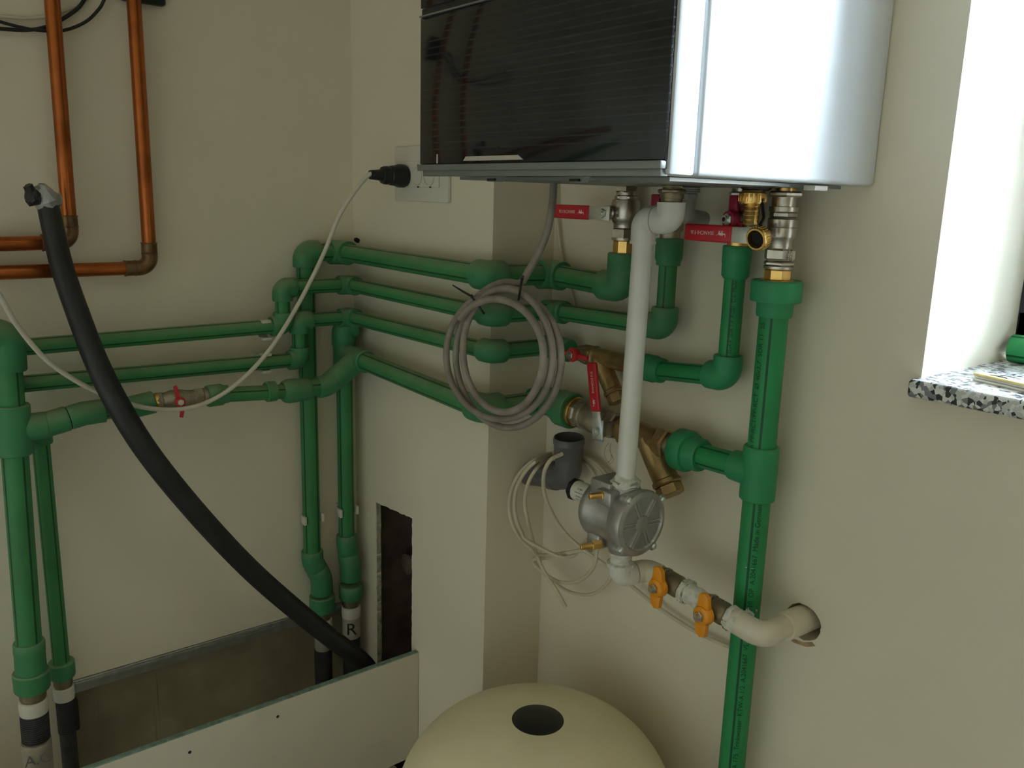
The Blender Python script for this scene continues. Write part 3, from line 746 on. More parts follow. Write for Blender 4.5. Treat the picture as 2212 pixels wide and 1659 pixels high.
# --- white clips holding pipes to the wall
def clip(p, axis, r, label, out=X):
    side_ = axis.cross(out); loop = []
    for k in range(25): a = math.radians(68+(360-136)*k/24); loop.append(((r+.0035)*math.cos(a), (r+.0035)*math.sin(a)))
    for k in range(25): a = math.radians(360-68-(360-136)*k/24); loop.append(((r+.0008)*math.cos(a), (r+.0008)*math.sin(a)))
    m = MB().prism([loop], V(p)-axis*.0095, (out, side_, axis), .019)
    for sg in (1, -1):
        a = math.radians(66); m.box(V(p)+out*((r+.004)*math.cos(a))+side_*(sg*(r+.0045)*math.sin(a)), (.0075, .0030, .0095), (out, side_, axis), bev=.001)
    dpt = V(p).dot(out)
    m.box(V(p)-out*(r+.0035+(dpt-r-.0035)/2), (max(.001, (dpt-r-.0035)/2), .010, .008), (out, side_, axis))
    ob = m.build('pipe_clip', 'white_pl', loc=V(p)); return tag(ob, label, 'pipe clip', 'white pipe clips')
clip(Lw(571, 712, .058), Y, r2, 'white clip on the upper level pipe at the left wall')
clip(Lw(572, 783, .058), Y, r2, 'white clip on the lower level pipe at the left wall')
clip(V((px1, py1, zrow(px1, py1, 1118))), Z, rm, 'white clip low on the first green post')
clip(V((cx4, cy4, zrow(cx4, cy4, 1102))), Z, r4, 'white clip low on the corner post')
# ================================================================== VALVES UNDER THE BOILER
def bull(o, ax, k, parent):
    """small pale emblem of a charging animal: body, head, legs, horns"""
    b = MB(); rd_, up_, n = ax
    def poly(pts): b.prism([[(x*k, y*k) for x, y in pts]], V(o), ax, .0002)
    poly([(-.9, .1), (-.5, .45), (.3, .4), (.75, .15), (.7, -.2), (.1, -.25), (-.55, -.2)])
    poly([(-.9, .1), (-1.35, .35), (-1.45, .1), (-1.1, -.15), (-.75, -.1)])
    poly([(-1.3, .35), (-1.5, .75), (-1.42, .78), (-1.15, .38)])
    for x in (-.5, -.2, .35, .6): poly([(x, -.2), (x+.16, -.2), (x+.05, -.75), (x-.08, -.75)])
    poly([(.72, .12), (1.3, .5), (1.32, .42), (.75, -.02)])
    return b.build('emblem', 'print', parent)
def lever(root, piv, d, l_steel, l_red, wd, n=-Y, red0=None, mat='red'):
    """flat steel handle with a vinyl grip; d = towards the tip"""
    d = V(d).normalized(); n = V(n).normalized(); u = n.cross(d); piv = V(piv)
    m = MB()
    m.prism([[(-.014, -.0115), (.010, -.0115), (.024, -wd/2), (l_steel, -wd/2), (l_steel, wd/2), (.018, wd/2), (.006, .0115), (-.014, .0115)]], piv, (d, u, n), .0024, .0005)
    m.build('lever_arm', 'steel', root)
    nt_ = MB().hexa(piv, n, .0024, .0075, .0075); nt_.lathe(piv, n, [(.0075, .0034), (.0105, .0034)], 16).build('lever_nut', 'steel', root)
    g0 = l_steel-.012
    gr = MB().box(piv+d*(g0+l_red/2)+n*.0012, (l_red/2, wd/2+.0012, .0034), (d, u, n), bev=.0028, seg=3).build('grip', mat, root)
    face = piv+n*.0047
    text('BIANCHI F.lli', wd*.36, face+d*(g0+l_red*.60)-u*.0006, (d, u, n), 'lettering', 'print', gr, depth=.0001, squash=.95)
    bull(face+d*(g0+l_red*.20)-u*.0002, (d, u, n), wd*.26, gr)
    return gr
def zv(x, y): return lambda row: zrow(x, y, row)

# valve 1
v = thing('ball_valve', (.735, yR, 1.51), 'nickel ball valve with a red lever, leftmost under the boiler', 'valve')
x1 = .735; q = zv(x1, yR); o1 = V((x1, yR, 0))
bd_ = MB(); bd_.hexa(o1, Z, q(517), q(492), .0215, .2); bd_.lathe(o1, Z, [(q(519), .0205), (q(513), .0205)], 28)
bd_.lathe(o1, Z, [(q(492), .0185), (q(484), .0185), (q(478), .0215), (q(470), .0235), (q(446), .0240), (q(432), .0225), (q(431), .0185), (q(424), .0185)], 32)
bd_.hexa(o1, Z, q(432), q(422), .0200, .5); bd_.lathe(o1, Z, [(q(422), .0165), (q(408), .0165)], 24); bd_.hexa(o1, Z, q(416), q(400), .0195, .2)
bd_.lathe(o1, Z, [(q(400), .0150), (BZ-.004, .0150)], 24)
pv = P(x1-.008, yR-.040, 461)
bd_.lathe((x1-.008, yR, q(460)), -Y, [(0, .0115), (.030, .0110), (.032, .0085), (.041, .0080)], 24)
bd_.build('body', 'nickel', v)
bb = MB(); bb.hexa(o1, Z, ztop-.002, q(518), .0178, .25, 8); bb.build('brass_nipple', 'brass', v)
def px_x(px, y): return onp(px, 460, 1, y).x
yl = yR-.040
lt = onp(1200, 460, 1, yl).x; ls = onp(1274, 460, 1, yl).x
lever(v, pv, -X, pv.x-ls+.012, ls-lt, .0205)

# valve 2, behind the white gas elbow
x2 = .833; q = zv(x2, yR); o2 = V((x2, yR, 0))
v = thing('ball_valve', (x2, yR, zc2), 'half hidden brass valve with a dark red wing handle behind the white gas elbow', 'valve')
bd_ = MB(); bd_.lathe(o2, Z, [(zc2-.002, .0155), (q(500), .0160), (q(499), .0190), (q(484), .0200), (q(462), .0200), (q(448), .0185), (q(447), .0160), (q(436), .0160), (q(435), .0150), (BZ-.004, .0150)], 28)
bd_.hexa(o2, Z, q(446), q(432), .0195, .2)
bd_.lathe((x2, yR, q(470)), -Y, [(0, .010), (.026, .010)], 20)
bd_.build('body', 'nickel_dusty', v)
wg = MB(); wg.box((x2-.004, yR-.031, q(438)), (.0085, .004, .012), bev=.002); wg.box((x2, yR-.029, q(468)), (.011, .004, .014), bev=.003); wg.build('wing_handle', 'maroon', v)

# valve 3: filling valve with drain cock on the short line
x4 = .961; q = zv(x4, yR); o4 = V((x4, yR, 0))
v = thing('filling_valve', (x4, yR, z3), 'nickel and brass filling valve with a maroon wing handle and a ribbed hose tail', 'valve')
bd_ = MB(); bd_.hexa(o4, Z, q(523), q(507), .0185, .2); bd_.lathe(o4, Z, [(q(507), .0160), (q(500), .0190), (q(486), .0205), (q(468), .0205), (q(455), .0170), (q(440), .0155), (q(440), .0140), (BZ-.004, .0140)], 28)
bd_.hexa(o4, Z, q(432), q(414), .0185, .3)
hub = onp(1581, 474, 1, yR-.036); ctr4 = V((x4, yR, hub.z))
bd_.lathe(ctr4, hub-ctr4, [(0, .0105), ((hub-ctr4).length, .0105)], 20)
bd_.build('body', 'nickel', v)
MB().lathe(o4, Z, [(z3-.002, .0150), (q(523), .0150)], 28).build('brass_nipple', 'brass', v)
hd = (hub-ctr4+V((-.020, 0, 0))).normalized(); hx = Z.cross(hd)
wg = MB(); wg.lathe(hub, hd, [(-.004, .0125), (.004, .0130), (.0075, .0115)], 24)
wg.box(hub+Z*.019-hd*.004+hx*-.002, (.0085, .014, .0035), (hx, Z, hd), bev=.0025); wg.box(hub-Z*.014+hx*.010-hd*.004, (.0095, .012, .0035), (hx, Z, hd), bev=.0025); wg.build('wing_handle', 'maroon', v)
nb = MB().hexa(hub, hd, .0070, .0110, .0088).lathe(hub, hd, [(.0110, .0050), (.0150, .0050)], 16).build('handle_nut', 'steel', v)
MB().lathe(hub, hd, [(.0145, .0032), (.0153, .0032)], 12).build('nut_bore', 'black_bore', nb)
yb_ = .052; xb = onp(1625, 440, 1, yb_).x
qb = zv(xb, yb_); ob_ = V((xb, yb_, 0))
tl = MB(); zz = qb(440)
prof = [(qb(486), .0062)]
zz = qb(485)
for k in range(5): prof += [(zz, .0102), (zz+.0012, .0107), (zz+.0056, .0095)]; zz += .0058
prof += [(qb(440), .0100)]
tl.lathe(ob_, Z, prof, 24)
tl.build('hose_tail', 'brass', v)
nn = MB(); nn.lathe(ob_, Z, [(qb(441), .0130), (qb(440), .0165), (qb(436), .0172), (qb(418), .0172), (qb(415), .0155), (qb(411), .0145), (qb(410), .0095), (qb(403), .0095)], 36)
for k in range(18): a = 2*PI*k/18; nn.box((xb+math.cos(a)*.0174, yb_+math.sin(a)*.0174, (qb(436)+qb(419))/2), (.0010, .0018, (qb(419)-qb(436))/2), (V((math.cos(a), math.sin(a), 0)), V((-math.sin(a), math.cos(a), 0)), Z), bev=.0005)
nn.build('knurled_nut', 'brass', v)
MB().lathe(ob_+Y*.006, Z, [(qb(412), .0155), (qb(408), .0195), (qb(402), .0205), (BZ-.003, .0205)], 28).build('rubber_cone', 'black_pl', v)
MB().sweep([V((xb, yb_, qb(452))), V((x4, yR, qb(452)))], .0085, 20).build('side_branch', 'nickel', v)
# hanging cap on a strap
yc = .018
ccap = onp(1640, 514, 1, yc)
cn = (C-ccap).normalized(); cn = (cn+V((-.55, -.1, -.25))).normalized()
cp = MB(); cp.lathe(ccap-cn*.006, cn, [(0, .009), (0, .0135), (.002, .0150), (.013, .0150), (.0145, .0140), (.0145, .0118), (.004, .0115)], 36, caps=True)
cx_, cy_ = perp(cn)
for k in range(26):
    a = 2*PI*k/26; rd_ = cx_*math.cos(a)+cy_*math.sin(a); tg_ = cn.cross(rd_)
    cp.box(ccap-cn*.006+cn*.0068+rd_*.0152, (.0008, .0011, .0052), (rd_, tg_, cn), bev=.0004)
cpo = cp.build('hanging_cap', 'brass', v)
MB().lathe(ccap-cn*.006, cn, [(.0045, .0115), (.006, .0115)], 28).build('cap_gasket', 'black_bore', cpo)
s0 = V((xb+.017, yb_-.002, qb(441))); s1 = onp(1649, 470, 1, (yb_+yc)/2); s2 = ccap+Z*.0145+cx_*.002
MB().sweep(spline([s0+Z*.008, s0, s1, s2, s2-Z*.006], 6), .0024, 10).build('cap_strap', 'black_pl', v)

# valve 4 on the main riser
q = zv(xm, ym); om = V((xm, ym, 0))
v = thing('ball_valve', (xm, ym, q(604)), 'large nickel ball valve with a red lever on top of the bright green riser', 'valve')
bd_ = MB()
bd_.hexa(om, Z, q(426), q(413), .0235, .15); bd_.lathe(om, Z, [(q(446), .0165), (q(426), .0165)], 28); bd_.lathe(om, Z, [(q(458), .0185), (q(457), .0195), (q(447), .0195), (q(446), .0180)], 32)
bd_.hexa(om, Z, q(471), q(457), .0185, .4)
bd_.lathe(om, Z, [(q(537), .0165), (q(520), .0165), (q(514), .0190), (q(510), .0200), (q(492), .0200), (q(491), .0192), (q(489), .0200), (q(474), .0200), (q(470), .0180)], 36)
bd_.hexa(om, Z, q(562), q(536), .0212, .25); bd_.hexa(om, Z, q(574), q(564), .0212, .25); bd_.lathe(om, Z, [(q(581), .0190), (q(580), .0200), (q(575), .0200), (q(574), .0190)], 32)
pv = P(xm-.012, ym-.040, 510)
bd_.lathe((xm-.012, ym, pv.z), -Y, [(0, .0115), (.031, .0110), (.032, .0085), (.040, .0080)], 24)
vb = bd_.build('body', 'nickel', v)
MB().hexa(om, Z, q(606), q(580), .0188, .1, 8).lathe(om, Z, [(q(607), .023), (q(604), .023)], 32).build('brass_nipple', 'brass', v)
MB().lathe(om, Z, [(q(414), .0140), (BZ-.003, .0140)], 24).build('brass_thread', 'brass', v)
nlab = V((C.x-xm, C.y-ym, 0)).normalized(); nlab = (Matrix.Rotation(.62, 3, 'Z') @ nlab).normalized()
text('ALCO\nPN40', .0058, om+Z*((q(562)+q(536))/2)+nlab*.0205, (-Z, Z.cross(nlab)*-1 if False else nlab.cross(-Z), nlab), 'stamp', 'ink', vb, depth=.0001)
yl = pv.y
lt = onp(1482, 503, 1, yl).x; ls = onp(1583, 503, 1, yl).x
lever(v, pv, -X, pv.x-ls+.012, ls-lt, .0215)
# fine drain elbow of milky plastic
v = thing('condensate_outlet', (.87, .06, 1.56), 'milky plastic threaded outlet bending below the middle of the boiler', 'outlet')
xo_, yo_ = .8985, .060; q = zv(xo_, yo_); oo_ = V((xo_, yo_, 0))
th = MB(); prof = []
zz = q(416)
while zz < BZ-.004: prof += [(zz, .0165), (zz+.0012, .0178), (zz+.0024, .0165)]; zz += .0027
th.lathe(oo_, Z, prof, 28); th.hexa(oo_, Z, q(430), q(417), .0165, .2); th.build('threaded_collar', 'trans_pl', v)
MB().sweep(fillet([V((xo_, yo_, q(432))), V((xo_, yo_, q(468))), V((xo_-.01, yo_+.05, q(474)))], .02, 8), .0120, 22).build('bend', 'trans_pl', v)

# small valve and strainer on the third line
zs = e3.z; s3 = sz
def online(x): return V((x, yR, zs+(s3-zs)*(x-.61)/(.797-.61)))
v = thing('ball_valve', online(.63), 'small nickel valve with a red wing handle beside the grey cable coil', 'valve')
dx_ = (online(.79)-online(.62)).normalized()
hb = onp(1240, 766, 1, yR-.034); xh = hb.x
a = online(xh-.018)
MB().lathe(a, dx_, [(-.001, .0150), (.004, .0150), (.006, .0165), (.012, .0175), (.024, .0175), (.030, .0150), (.040, .0145)], 28).hexa(a, dx_, .030, .040, .0175).lathe(V((xh, yR, hb.z)), -Y, [(0, .009), (.034, .009)], 20).build('body', 'nickel_dusty', v)
wg = MB().lathe(hb, -Y, [(-.006, .0105), (.005, .0125), (.008, .0110)], 24)
wg.box(hb+X*.021-Z*.001, (.014, .003, .0040), (X, Y, Z), bev=.002); wg.box(hb-X*.022, (.014, .003, .0040), (X, Y, Z), bev=.002)
wg.build('wing_handle', 'red', v)
MB().hexa(hb, -Y, .007, .0125, .0085).lathe(hb, -Y, [(.0125, .0045), (.0150, .0045)], 14).build('handle_nut', 'nickel', v)
def strainer(x0, x1, line, r, legx, legdir, legL, legr, label):
    p0 = line(x0); p1 = line(x1); d = (p1-p0).normalized(); L = (p1-p0).length
    t = thing('strainer', p0, label, 'strainer')
    b_ = MB(); b_.hexa(p0, d, 0, .020, r*1.12, .25, 8); b_.lathe(p0, d, [(.020, r*1.06), (.023, r*1.10), (.025, r*1.0), (.030, r*.96), (L-.022, r*.94), (L-.020, r*1.0)], 30)
    b_.hexa(p0, d, L-.022, L, r*1.12, .25)
    b_.build('body', 'bronze', t)
    lp = line(legx); ld = V(legdir).normalized()
    MB().lathe(lp, ld, [(0, legr*1.02), (legL*.35, legr*1.02), (legL*.72, legr*.98), (legL*.74, legr*1.1), (legL*.80, legr*1.12), (legL*.82, legr*1.02)], 30).build('filter_leg', 'bronze', t)
    MB().hexa(lp, ld, legL*.81, legL, legr*1.02, .3).build('leg_cap', 'bronze', t)
    return t
strainer(.660, .790, online, .0165, .690, (.62, -.03, -.78), .088, .0158, 'upper bronze strainer angled down beside the small red valve')
MB().lathe(online(.790), dx_, [(0, .0135), (.010, .0135)], 24)

# big valve and strainer on line 4
l0 = V((.642, .0926, R4s.z+(zR4-R4s.z)*.5)); l1 = CM
def online4(x): return l0+(l1-l0)*((x-l0.x)/(l1.x-l0.x))
d4 = (l1-l0).normalized()
v = thing('ball_valve', l0, 'large dusty ball valve on the lowest line with a red lever standing upright', 'valve')
MB().lathe(l0, d4, [(0, .0255), (.004, .0275), (.010, .0275), (.011, .0262)], 40).build('union_ring', 'brass', v)
bd_ = MB(); bd_.hexa(l0, d4, .011, .022, .0262, .2, 8); bd_.lathe(l0, d4, [(.022, .0220), (.025, .0230), (.030, .0255), (.034, .0255), (.036, .0230), (.046, .0235), (.052, .0255), (.070, .0258), (.080, .0235), (.086, .0220), (.092, .0220)], 36)
bd_.hexa(l0, d4, .090, .112, .0245, .3)
x6p = onp(1292, 932, 1, .0926-.046).x
pv = online4(x6p)-Y*.046
bd_.lathe(online4(x6p), -Y, [(0, .0125), (.036, .0120), (.037, .009), (.046, .0085)], 24)
bd_.build('body', 'nickel_dusty', v)
yl = pv.y
zp = zrow(pv.x, yl, 932); pv.z = online4(x6p).z
z_lo = zrow(pv.x, yl, 890); z_hi = zrow(pv.x, yl, 785)
d_ = V((onp(1284, 837, 1, yl).x-pv.x, 0, (z_lo+z_hi)/2-pv.z)).normalized()
lever(v, pv, d_, (z_lo-pv.z)+.012, z_hi-z_lo, .0190)
MB().box(pv-Y*.0005+V((0, 0, .002)), (.0125, .0018, .0185), bev=.001).build('stop_plate', 'blue_steel', v)
# loose hemp strands under the valve
hm = MB()
for k in range(3):
    p = pv+V((random.uniform(-.002, .014), .02, -.022)); hm.sweep(spline([p, p+V((random.uniform(-.008, .008), 0, -.012)), p+V((random.uniform(-.008, .010), 0, -.026)), p+V((random.uniform(-.012, .006), 0, -.036))], 4), .00035, 5)
hm.build('hemp_strand', 'dark', v)
strainer(.764, .868, online4, .0225, .826, (.60, -.05, -.79), .100, .0215, 'lower bronze strainer, the larger one, joined to the main riser tee')
nb_ = MB().lathe(online4(.868), d4, [(0, .0165), (.018, .0165)], 28)
tag(nb_.build('pipe_nipple', 'nickel_dusty', loc=online4(.868)), 'short nickel nipple between the larger bronze strainer and the green socket', 'nipple')

# butterfly valve on the left wall
pA = V5a; pB = VE; dvv = (pB-pA).normalized(); Lv = (pB-pA).length
v = thing('ball_valve', pA, 'nickel valve with a red wing handle on the left wall behind the drooping white cable', 'valve')
bd_ = MB(); bd_.hexa(pA, dvv, .002, .014, .0185, .2); bd_.lathe(pA, dvv, [(.014, .0150), (.020, .0160), (.030, .0185), (.048, .0185), (.060, .0160), (Lv-.024, .0150)], 28); bd_.hexa(pA, dvv, Lv-.026, Lv-.008, .0185, .2); bd_.lathe(pA, dvv, [(Lv-.008, .0165), (Lv, .0165)], 28)
cV = pA+dvv*.040
bd_.lathe(cV, X, [(0, .009), (.024, .009)], 20); bd_.build('body', 'nickel_dusty', v)
MB().lathe(pA, dvv, [(-.001, .0145), (.003, .0168), (.006, .0168), (.007, .0150)], 28).build('brass_ring', 'brass', v)
hb = cV+X*.020
wg = MB().lathe(hb, X, [(-.004, .0085), (.004, .0095), (.006, .0080)], 20)
for sgn in (1, -1): wg.box(hb+Z*(sgn*.018)-Y*sgn*.004, (.0022, .0035, .013), (X, (Y+Z*.2*sgn).normalized(), (Z-Y*.2*sgn).normalized()), bev=.0012)
wg.build('wing_handle', 'red', v)
MB().hexa(hb, X, .005, .009, .0062).build('handle_nut', 'steel', v)

# ================================================================== GAS PIPE, FILTER, GAS VALVES
yg, xg = -.0074, .876
qg = zv(xg, yg)
g = thing('gas_pipe', (xg, yg, 1.19), 'upright white gas pipe dropping from the boiler to the grey filter', 'pipe')
zt = qg(474)
MB().sweep([V((xg+.004, yg, zt-.03)), V((xg-.003, yg, qg(1046)))], .0148, 32).build('pipe', 'white_pipe', g)
E0 = V((xg+.004, yg, zt)); E1 = V((xg+.049, yg+.004, zt+.001))
pth = fillet([E0-Z*.034, E0, E0+(E1-E0)*.66], .027, 12); n_ = len(pth)
MB().sweep([pth[0], pth[0], pth[0]+Z*.004, pth[0]+Z*.004]+pth[1:-1]+[pth[-1], pth[-1]], [.0150, .0188, .0188, .0178]+[.0178+.0017*min(1, j/(n_-6)) for j in range(n_-2)]+[.0196, .0150], 32).build('elbow', 'white_pipe', g)
pth = fillet([E0+(E1-E0)*.50, E1, E1+Z*.024], .023, 10)
MB().sweep([pth[0], pth[0]]+pth+[pth[-1]], [.016, .0212]+[.0196]*len(pth)+[.015], 32).build('elbow', 'white_pipe', g)
v = thing('gas_union', E1+Z*.024, 'dark brass union joining the white gas elbow to the boiler', 'union')
o_ = V((E1.x, E1.y, 0)); zb_ = E1.z+.024; zu = BZ-.003; hgt = zu-zb_
bd_ = MB(); bd_.lathe(o_, Z, [(zb_-.001, .0140), (zb_+hgt*.22, .0150), (zb_+hgt*.24, .0165), (zb_+hgt*.55, .0165)], 24); bd_.hexa(o_, Z, zb_+hgt*.52, zb_+hgt*.78, .0200, .5); bd_.lathe(o_, Z, [(zb_+hgt*.78, .0135), (zu, .0135)], 24); bd_.hexa(o_, Z, zb_+hgt*.82, zu, .0155, .2)
bd_.build('union_body', 'olive_brass', v)

f_ = thing('gas_filter', (xg-.004, yg, 1.06), 'cast aluminium gas filter with a ribbed round cover below the white pipe', 'gas filter')
FC = V((xg-.003, yg, qg(1116)))
xl = FC.x-.058; xr = FC.x+.036
bd_ = MB(); bd_.lathe((0, FC.y, FC.z), X, [(xl, .030), (xl+.003, .043), (xl+.010, .047), (xl+.018, .047), (xl+.024, .044), (xr-.028, .044), (xr-.022, .049), (xr-.008, .0505), (xr-.006, .0505)], 48)
bd_.lathe((FC.x, FC.y, 0), Z, [(FC.z+.02, .030), (FC.z+.044, .0255), (FC.z+.049, .0235), (FC.z+.052, .021)], 32)
bd_.hexa((FC.x, FC.y, 0), Z, FC.z+.046, FC.z+.058, .0222, .3, 8)
bd_.lathe((FC.x, FC.y, 0), -Z, [(-FC.z+.02, .030), (-FC.z+.047, .0245), (-FC.z+.053, .021), (-FC.z+.058, .019)], 32)
bd_.box((FC.x-.024, FC.y-.004, FC.z+.043), (.022, .026, .013), bev=.004); bd_.box((FC.x-.030, FC.y-.020, FC.z-.043), (.014, .014, .012), bev=.004)
bd_.box((FC.x-.004, FC.y-.030, FC.z+.036), (.016, .012, .012), bev=.004)
bd_.build('body', 'cast_alu', f_)
cv = MB(); cv.lathe((0, FC.y, FC.z), X, [(xr-.0055, .0515), (xr-.001, .0520), (xr+.003, .0505), (xr+.0055, .046), (xr+.0058, .0425), (xr+.0030, .0400), (xr+.0036, .012), (xr+.0036, .0)], 56)
cv.lathe((0, FC.y, FC.z), X, [(xr+.002, .0135), (xr+.0052, .0125), (xr+.0058, .011), (xr+.0058, 0)], 32)
sa = [math.radians(q_) for q_ in (35, 128, 215, 305)]
for a in sa:
    c_ = V((xr-.003, FC.y-math.sin(a)*.0525, FC.z+math.cos(a)*.0525)); cv.lathe(c_, X, [(-.006, .0075), (.004, .0075), (.0055, .006)], 20)
cvo = cv.build('cover', 'cast_alu', f_)
rb_ = MB()
for k in range(6):
    a = 2*PI*k/6+.45; rd_ = V((0, -math.sin(a), math.cos(a))); tg_ = X.cross(rd_)
    for s_ in (-.0028, .0028): rb_.box(V((xr+.0042, FC.y, FC.z))+rd_*.0268+tg_*s_, (.0016, .0135, .0007), (X, rd_, tg_), bev=.0005)
    m_ = 8
    for j in range(m_):     # arc links between the ribs
        pass
rb_.build('rib', 'alu_hi', cvo)
sc_ = MB()
for a in sa: sc_.lathe((xr+.0025, FC.y-math.sin(a)*.0525, FC.z+math.cos(a)*.0525), X, [(0, .0052), (.0022, .0050), (.0040, .0032), (.0044, 0)], 16)
sc_.build('screw', 'steel', cvo)
lb = MB().lathe((xl-.036, FC.y-.010, FC.z+.016), X, [(0, .0165), (.044, .0165)], 32).build('label_cap', 'white_pl', f_)
MB().lathe((xl-.045, FC.y-.010, FC.z+.016), X, [(0, .012), (.001, .0185), (.0090, .0185), (.0095, .0165)], 8).build('end_cap', 'black_pl', f_)
for k, (tx_, sz_) in enumerate((('CE 0085', .0040), ('Class A  Pmax 2 bar', .0026), ('Gas  50 um', .0032), ('EN 126  T -15+60', .0024))):
    a = .62-.36*k
    n_ = V((0, -math.cos(a), math.sin(a))); text(tx_, sz_, V((xl-.016, FC.y-.010, FC.z+.016))+n_*.01656, (n_.cross(X), X*-1, n_) if False else (X.cross(n_)*-1, X, n_) if False else (X, n_.cross(X), n_), 'label_print', 'ink', lb, depth=.00005, squash=.8)
for (dx__, dz_, nm) in ((-.006, .040, 'u'), (-.020, -.046, 'l')):
    p = V((FC.x+dx__, FC.y-.036, FC.z+dz_)); n_ = V((-.45, -.89, -.08)).normalized()
    nz = MB(); nz.hexa(p, n_, -.010, .006, .0078); nz.lathe(p, n_, [(.006, .0056), (.020, .0046), (.0235, .0052), (.0245, .0046), (.0245, .0028), (.018, .0026)], 20)
    nz = nz.build('test_nipple', 'brass', f_); MB().lathe(p, n_, [(.0178, .0026), (.019, .0026)], 12).build('bore', 'black_bore', nz)
for (t0, r0_, r1_) in ((.058, .0205, .0170),):
    pass
pw = MB(); pw.lathe((FC.x, FC.y, 0), Z, [(FC.z+.050, .0232), (FC.z+.056, .0236), (FC.z+.060, .0180), (FC.z+.066, .0156)], 14); pw.v = [p+V((random.uniform(-.0012, .0012),)*2+(random.uniform(-.003, .003),)) for p in pw.v]
pw.build('paint_smear', 'white_paint', f_, smooth=60)

g = thing('gas_pipe', (1.1, .03, .98), 'cream gas pipe running through the two orange valves into the wall hole', 'pipe')
zn = FC.z-.056
zl = zrow(FC.x, yg, 1243)
nk = MB().lathe((FC.x, FC.y, 0), -Z, [(-zn, .0185), (-zn+.010, .0180), (-zn+.012, .0165), (-zl-.024, .0165), (-zl-.022, .0215), (-zl-.016, .0215), (-zl-.015, .018)], 32); nk.build('collar', 'white_paint', g)
yv_ = .040
zv_ = zrow(.95, yv_, 1288)
K0 = V((FC.x, FC.y, zl)); K1 = V((FC.x+.014, yv_, zl+.002))
elbow(g, K0, Z, K1-K0, .0180, (.022, .026), 'white_pipe', rf=.02)
xv0 = onp(1424, 1283, 1, yv_).x
elbow(g, K1, K0-K1, X, .0178, (.022, max(.02, xv0-K1.x)), 'cream_pipe', rf=.024)
hx_, hz_ = gh
xe = hx_+.003
axg0 = V((xv0, yv_, K1.z)); axg1 = V((xe, yv_-.004, zrow(xe, yv_, 1372)))
dg = (axg1-axg0).normalized(); Lg = (axg1-axg0).length
def gp(t): return axg0+dg*t
# two valves
xa1 = (onp(1488, 1322, 1, yv_).x-xv0); xb0 = (onp(1524, 1340, 1, yv_).x-xv0); xb1 = (onp(1590, 1365, 1, yv_).x-xv0)
MB().lathe(gp(xa1), dg, [(-.004, .0150), (0, .0165), (.008, .0150), ((xb0-xa1)*.5, .0162), (xb0-xa1-.004, .0145), (xb0-xa1+.003, .0160)], 28).build('nipple', 'white_paint', g)
EG = axg1
HP = V((hx_-.0055, YR+.03, hz_-.001))
dyo = (HP-EG).normalized()
elbow(g, EG, -dg, dyo, .0180, (min(.050, Lg-xb1+.002), .036), 'cream_pipe', rf=.024)
pw = MB().lathe(gp(xb1-.004), dg, [(0, .0165), (.006, .0182), (.012, .0186), (.016, .0180)], 16); pw.v = [p+V((random.uniform(-.0015, .0015),)*3) for p in pw.v]; pw.build('paint_smear', 'white_paint', g, smooth=60)
MB().sweep([EG+dyo*.03, HP+dyo*.02], .0158, 28).build('pipe', 'cream_pipe', g)
Ls = (HP-EG).length
MB().lathe(EG+dyo*(Ls-.080), dyo, [(0, .0170), (0, .0198), (.001, .0203), (.095, .0203)], 36).build('wall_sleeve', 'cream_pipe', g)
def gas_valve(t0, t1, label):
    v = thing('gas_valve', gp(t0), label, 'gas valve')
    L = t1-t0; p = gp(t0)
    b_ = MB(); b_.hexa(p, dg, .001, L*.22, .0188, .2); b_.lathe(p, dg, [(L*.22, .0150), (L*.30, .0172), (L*.62, .0176), (L*.72, .0158), (L*.76, .0155)], 28); b_.hexa(p, dg, L*.75, L-.001, .0188, .4)
    c_ = gp(t0+L*.36); b_.lathe(c_, -Y, [(0, .0085), (.030, .0080)], 20); b_.build('body', 'olive_brass', v)
    pm = MB().lathe(p, dg, [(L*.80, .0184), (L*.86, .0194), (L*.97, .0192)], 14); pm.v = [q_+V((random.uniform(-.0012, .0012),)*3) for q_ in pm.v]; pm.build('paint_smear', 'white_paint', v, smooth=60)
    h_ = c_-Y*.030
    w_ = MB().lathe(h_, -Y, [(-.006, .0155), (.0, .0160), (.006, .0135), (.008, .0095)], 28)
    for sg in (1, -1):
        o2_ = h_+Z*(sg*.012)+X*(sg*.001)
        w_.prism([[(-.0105, 0), (.0105, 0), (.0075, .017), (.0005, .0225), (-.0085, .0195)]], o2_+Y*.0045, (X*sg, Z*sg, -Y), .0085, .0012)
    w_.build('wing_handle', 'yellow', v)
    MB().hexa(h_, -Y, .007, .012, .0082).lathe(h_, -Y, [(.012, .0048), (.0165, .0045)], 16).build('handle_nut', 'nickel', v)
gas_valve(0, xa1, 'orange winged gas valve nearer the grey filter')
gas_valve(xb0, xb1, 'orange winged gas valve nearer the green main riser')

# ================================================================== DRAIN ELBOW
d = thing('drain_pipe', (.515, .1, 1.07), 'grey plastic drain pipe from the wall step, bending up to an open socket', 'drain pipe')
W0 = onp(1143, 1022, 0, .515); E_ = V((.640, W0.y-.012, zrow(.640, W0.y-.012, 1030)))
TPd = V((.640+.004, W0.y-.018, zrow(.644, W0.y-.018, 944)))
ud = (TPd-E_).normalized(); hd_ = (E_-W0).normalized()
MB().sweep([W0-hd_*.02, E_-hd_*.03], .0232, 32).build('pipe', 'grey_pvc', d)
pth = fillet([E_-hd_*.052, E_, E_+ud*.040], .027, 12); n_ = len(pth)
sw = MB(); sw.sweep([pth[0], pth[0], pth[0]+hd_*.016, pth[0]+hd_*.018]+pth[1:], [.0235, .0272, .0272, .0245]+[.0245]*(n_-1), 36)
sw.build('elbow', 'grey_pvc', d)
L = (TPd-E_).length
